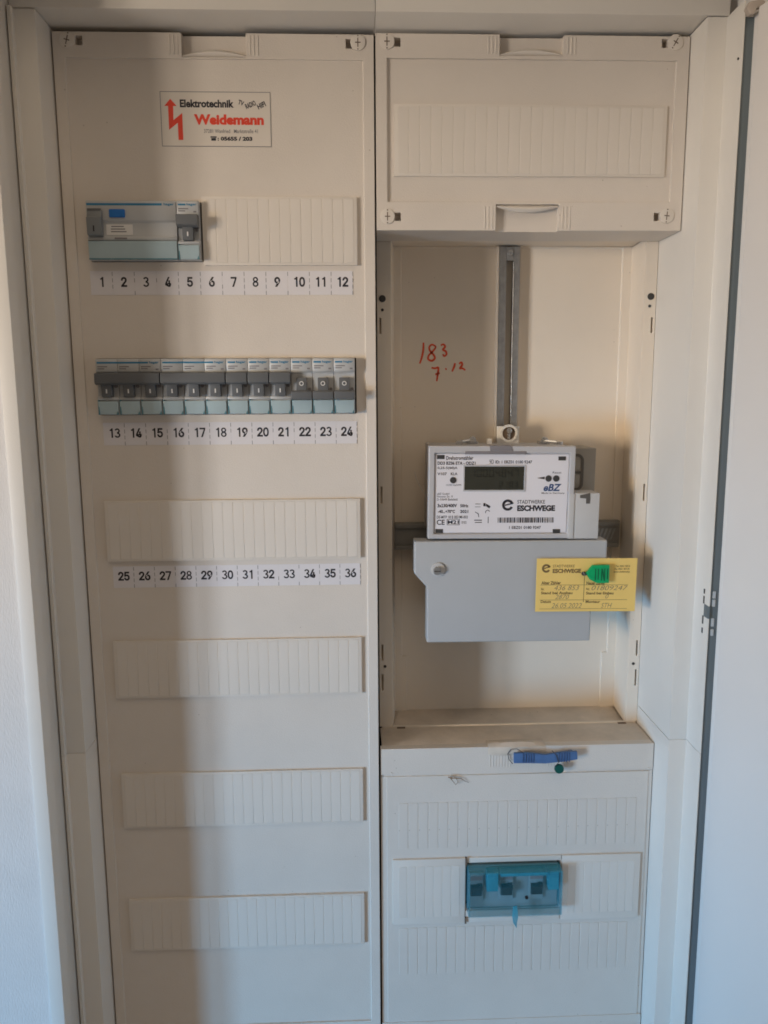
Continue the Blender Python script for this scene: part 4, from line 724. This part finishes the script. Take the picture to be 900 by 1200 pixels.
# ---- red handwriting on the niche back
rh = thing('red_handwriting', 'red marker handwriting on the niche back left of the rail', 'writing', (192, 96, -84))
yy = 95.85
def cv(pts, n=7):
    P = [Vector((p[0], p[1], 0)) for p in pts]; P = [P[0]] + P + [P[-1]]; out = []
    for i in range(1, len(P) - 2):
        for k in range(n):
            t = k / n; a, b2, c, d = P[i - 1], P[i], P[i + 1], P[i + 2]
            q = .5 * ((2 * b2) + (c - a) * t + (2 * a - 5 * b2 + 4 * c - d) * t * t + (3 * b2 - a - 3 * c + d) * t ** 3); out.append((q.x, q.y))
    out.append((P[-2].x, P[-2].y)); return out
strokes = [[(174.6, -47), (174.4, -54), (173, -61), (171, -67)],
    [(186.2, -50.6), (183, -49), (180.4, -51), (180.8, -54.6), (184.4, -58.6), (185.6, -62), (182.6, -64.4), (179.2, -62.6), (180, -59), (184, -55), (186.4, -51.6), (185.6, -50)],
    [(191.4, -49.8), (193.8, -48.8), (195.6, -51), (193.6, -53.8), (196.2, -55.4), (197, -58.2), (194.8, -60), (193.4, -58)],
    [(182.4, -71), (186, -71.6), (189, -71), (188.8, -76), (188.2, -80), (187.6, -84)], [(186.2, -77.4), (190.6, -76.2)], [(196, -72.6), (197.2, -72)],
    [(205.4, -66.6), (204.6, -70), (202.6, -74.8)], [(209.4, -67.4), (211.4, -66), (212.4, -68.4), (210.4, -71.6), (213, -71.8), (215.6, -73.6)]]
for s in strokes: MB().ribbon(cv(s), 2.1, yy).build('pen_stroke', 'marker', rh, smooth=False)

# ================================================================== LOWER COVER CONTENTS
ms = thing('main_switch', 'three-pole main switch under a clear blue plastic hood on lower cover', 'switch', (252, 20, -580))
MB().box(209, 294.6, -1.5, 30, -579.2, -535.4, .6).build('switch_body', 'switchgrey', ms)
for i in range(3):
    cx = 216.5 + 28.6 * i
    MB().box(cx - 6.6, cx + 6.6, -4.2, -1.2, -570, -541, .5).build('pole_front', 'switchgrey', ms)
    lv = MB().prism([(-4, -553), (-9.6, -553.6), (-10.4, -561), (-7, -563.4), (-4, -564)], 'x', cx - 5.4, cx + 4.8, .5).build('lever', 'switchdark', ms)
    MB().box(cx + 1, cx + 5.6, -8.6, -3.9, -557, -552.2, .4).build('lever_knob', 'switchdark', lv)
    MB().box(cx - 6, cx + 6, -4.5, -4.1, -549, -545).build('pole_print', 'meterdark', ms, smooth=False)
for a, c in ((225.6, 236.4), (283.6, 293.6)): MB().box(a, c, -11, -2, -556.6, -537.2, .8).build('blue_insert', 'bluesolid', ms)
# clear hood: thin walls
hd = MB(); hd.box(208.2, 295.8, -16, -14.8, -579.6, -535.0, .4); hd.build('hood', 'blueclear', ms)
hd = MB(); hd.box(294.8, 295.9, -14.7, -1, -579.4, -535.2); hd.box(208.1, 209.2, -14.7, -1, -579.4, -535.2); hd.box(209.3, 294.7, -14.7, -1, -536.2, -535.0); hd.box(209.3, 294.7, -14.7, -1, -579.6, -578.4)
hd.build('hood_side', 'hoodside', ms)
MB().box(238, 282, -13.5, -2, -540, -536.8, .5).build('hood_bar', 'bluesolid', ms)
MB().prism([(249.4, -568), (253, -567), (254.4, -578), (253.4, -585), (253.2, -590.4), (249.8, -585), (248.6, -578)], 'y', -17.6, -16.3, .4).build('seal_tail', 'bluetail', ms)
MB().cyl((262, -16.4, -559.6), 1.6, 'y', 1.2, 14).build('hood_rivet', 'switchdark', ms)

sp = thing('seal_strap', 'blue plastic sealing strap clipped across the lower cover grip', 'seal', (278, 0, -431))
pts = [(249, -420.6), (262, -420.4), (278, -422.8), (294, -420.6), (307.4, -420.2), (308, -428), (294, -430), (278, -431.4), (262, -430.6), (249, -430.4)]
MB().prism(pts, 'y', -8.6, -5.6, .8).build('strap_band', 'strap', sp)
for x_ in [257 + 2.4 * i for i in range(5)] + [290 + 2.4 * i for i in range(5)]: MB().box(x_, x_ + 1, -9.3, -8.2, -430, -420.9, .3, 1).build('strap_rib', 'strapdark', sp)
for x_ in (253, 303): MB().box(x_ - 2, x_ + 2, -6, 0, -428.4, -422.4, .4).build('strap_post', 'strap', sp)
MB().tube([(257, -9.2, -419.6), (252, -7, -417), (247, -4, -418.8), (244.6, -2, -424), (246, -1.4, -430), (249, -4, -433)], .35, 6).build('seal_wire', 'wire', sp)
MB().tube([(284, -7.6, -419), (288, -9, -423), (290, -9.6, -430), (287, -9, -434), (291, -8.4, -438)], .35, 6).build('seal_wire', 'wire', sp)
gr = thing('round_seal', 'small dark green round seal dangling below the blue strap', 'seal', (291, -2, -442))
MB().cyl((291.2, -7.6, -437), 4.3, 'y', 3.4, 26, bev=.8).build('seal_disc', 'greenseal', gr)
tw = thing('dry_stalk', 'tiny brown dry plant stalk stuck on the lower cover', 'stalk', (198, 0, -451))
k = MB(); k.tube([(189.6, -1.6, -445.6), (193, -3, -446.2), (197.4, -2.8, -446.4), (202, -2, -447.4), (205, -1.6, -450), (209, -1.2, -451.8)], .55, 6, .2); k.tube([(197, -2.8, -446.6), (198.6, -3.4, -450), (196.4, -2.4, -453.4)], .35, 6, .15); k.tube([(191, -2, -445.8), (194, -4, -449), (196.4, -3, -452.6)], .4, 6, .2)
k.build('stem', 'twig', tw)
k = MB()
for a, c, d in (((190, -2, -445.4), (193.6, -3.4, -444.6), (193, -2.6, -447.6)),):
    v = [k.bm.verts.new(q) for q in (a, c, d)]; k.bm.faces.new(v)
k.build('husk', 'twig', tw)
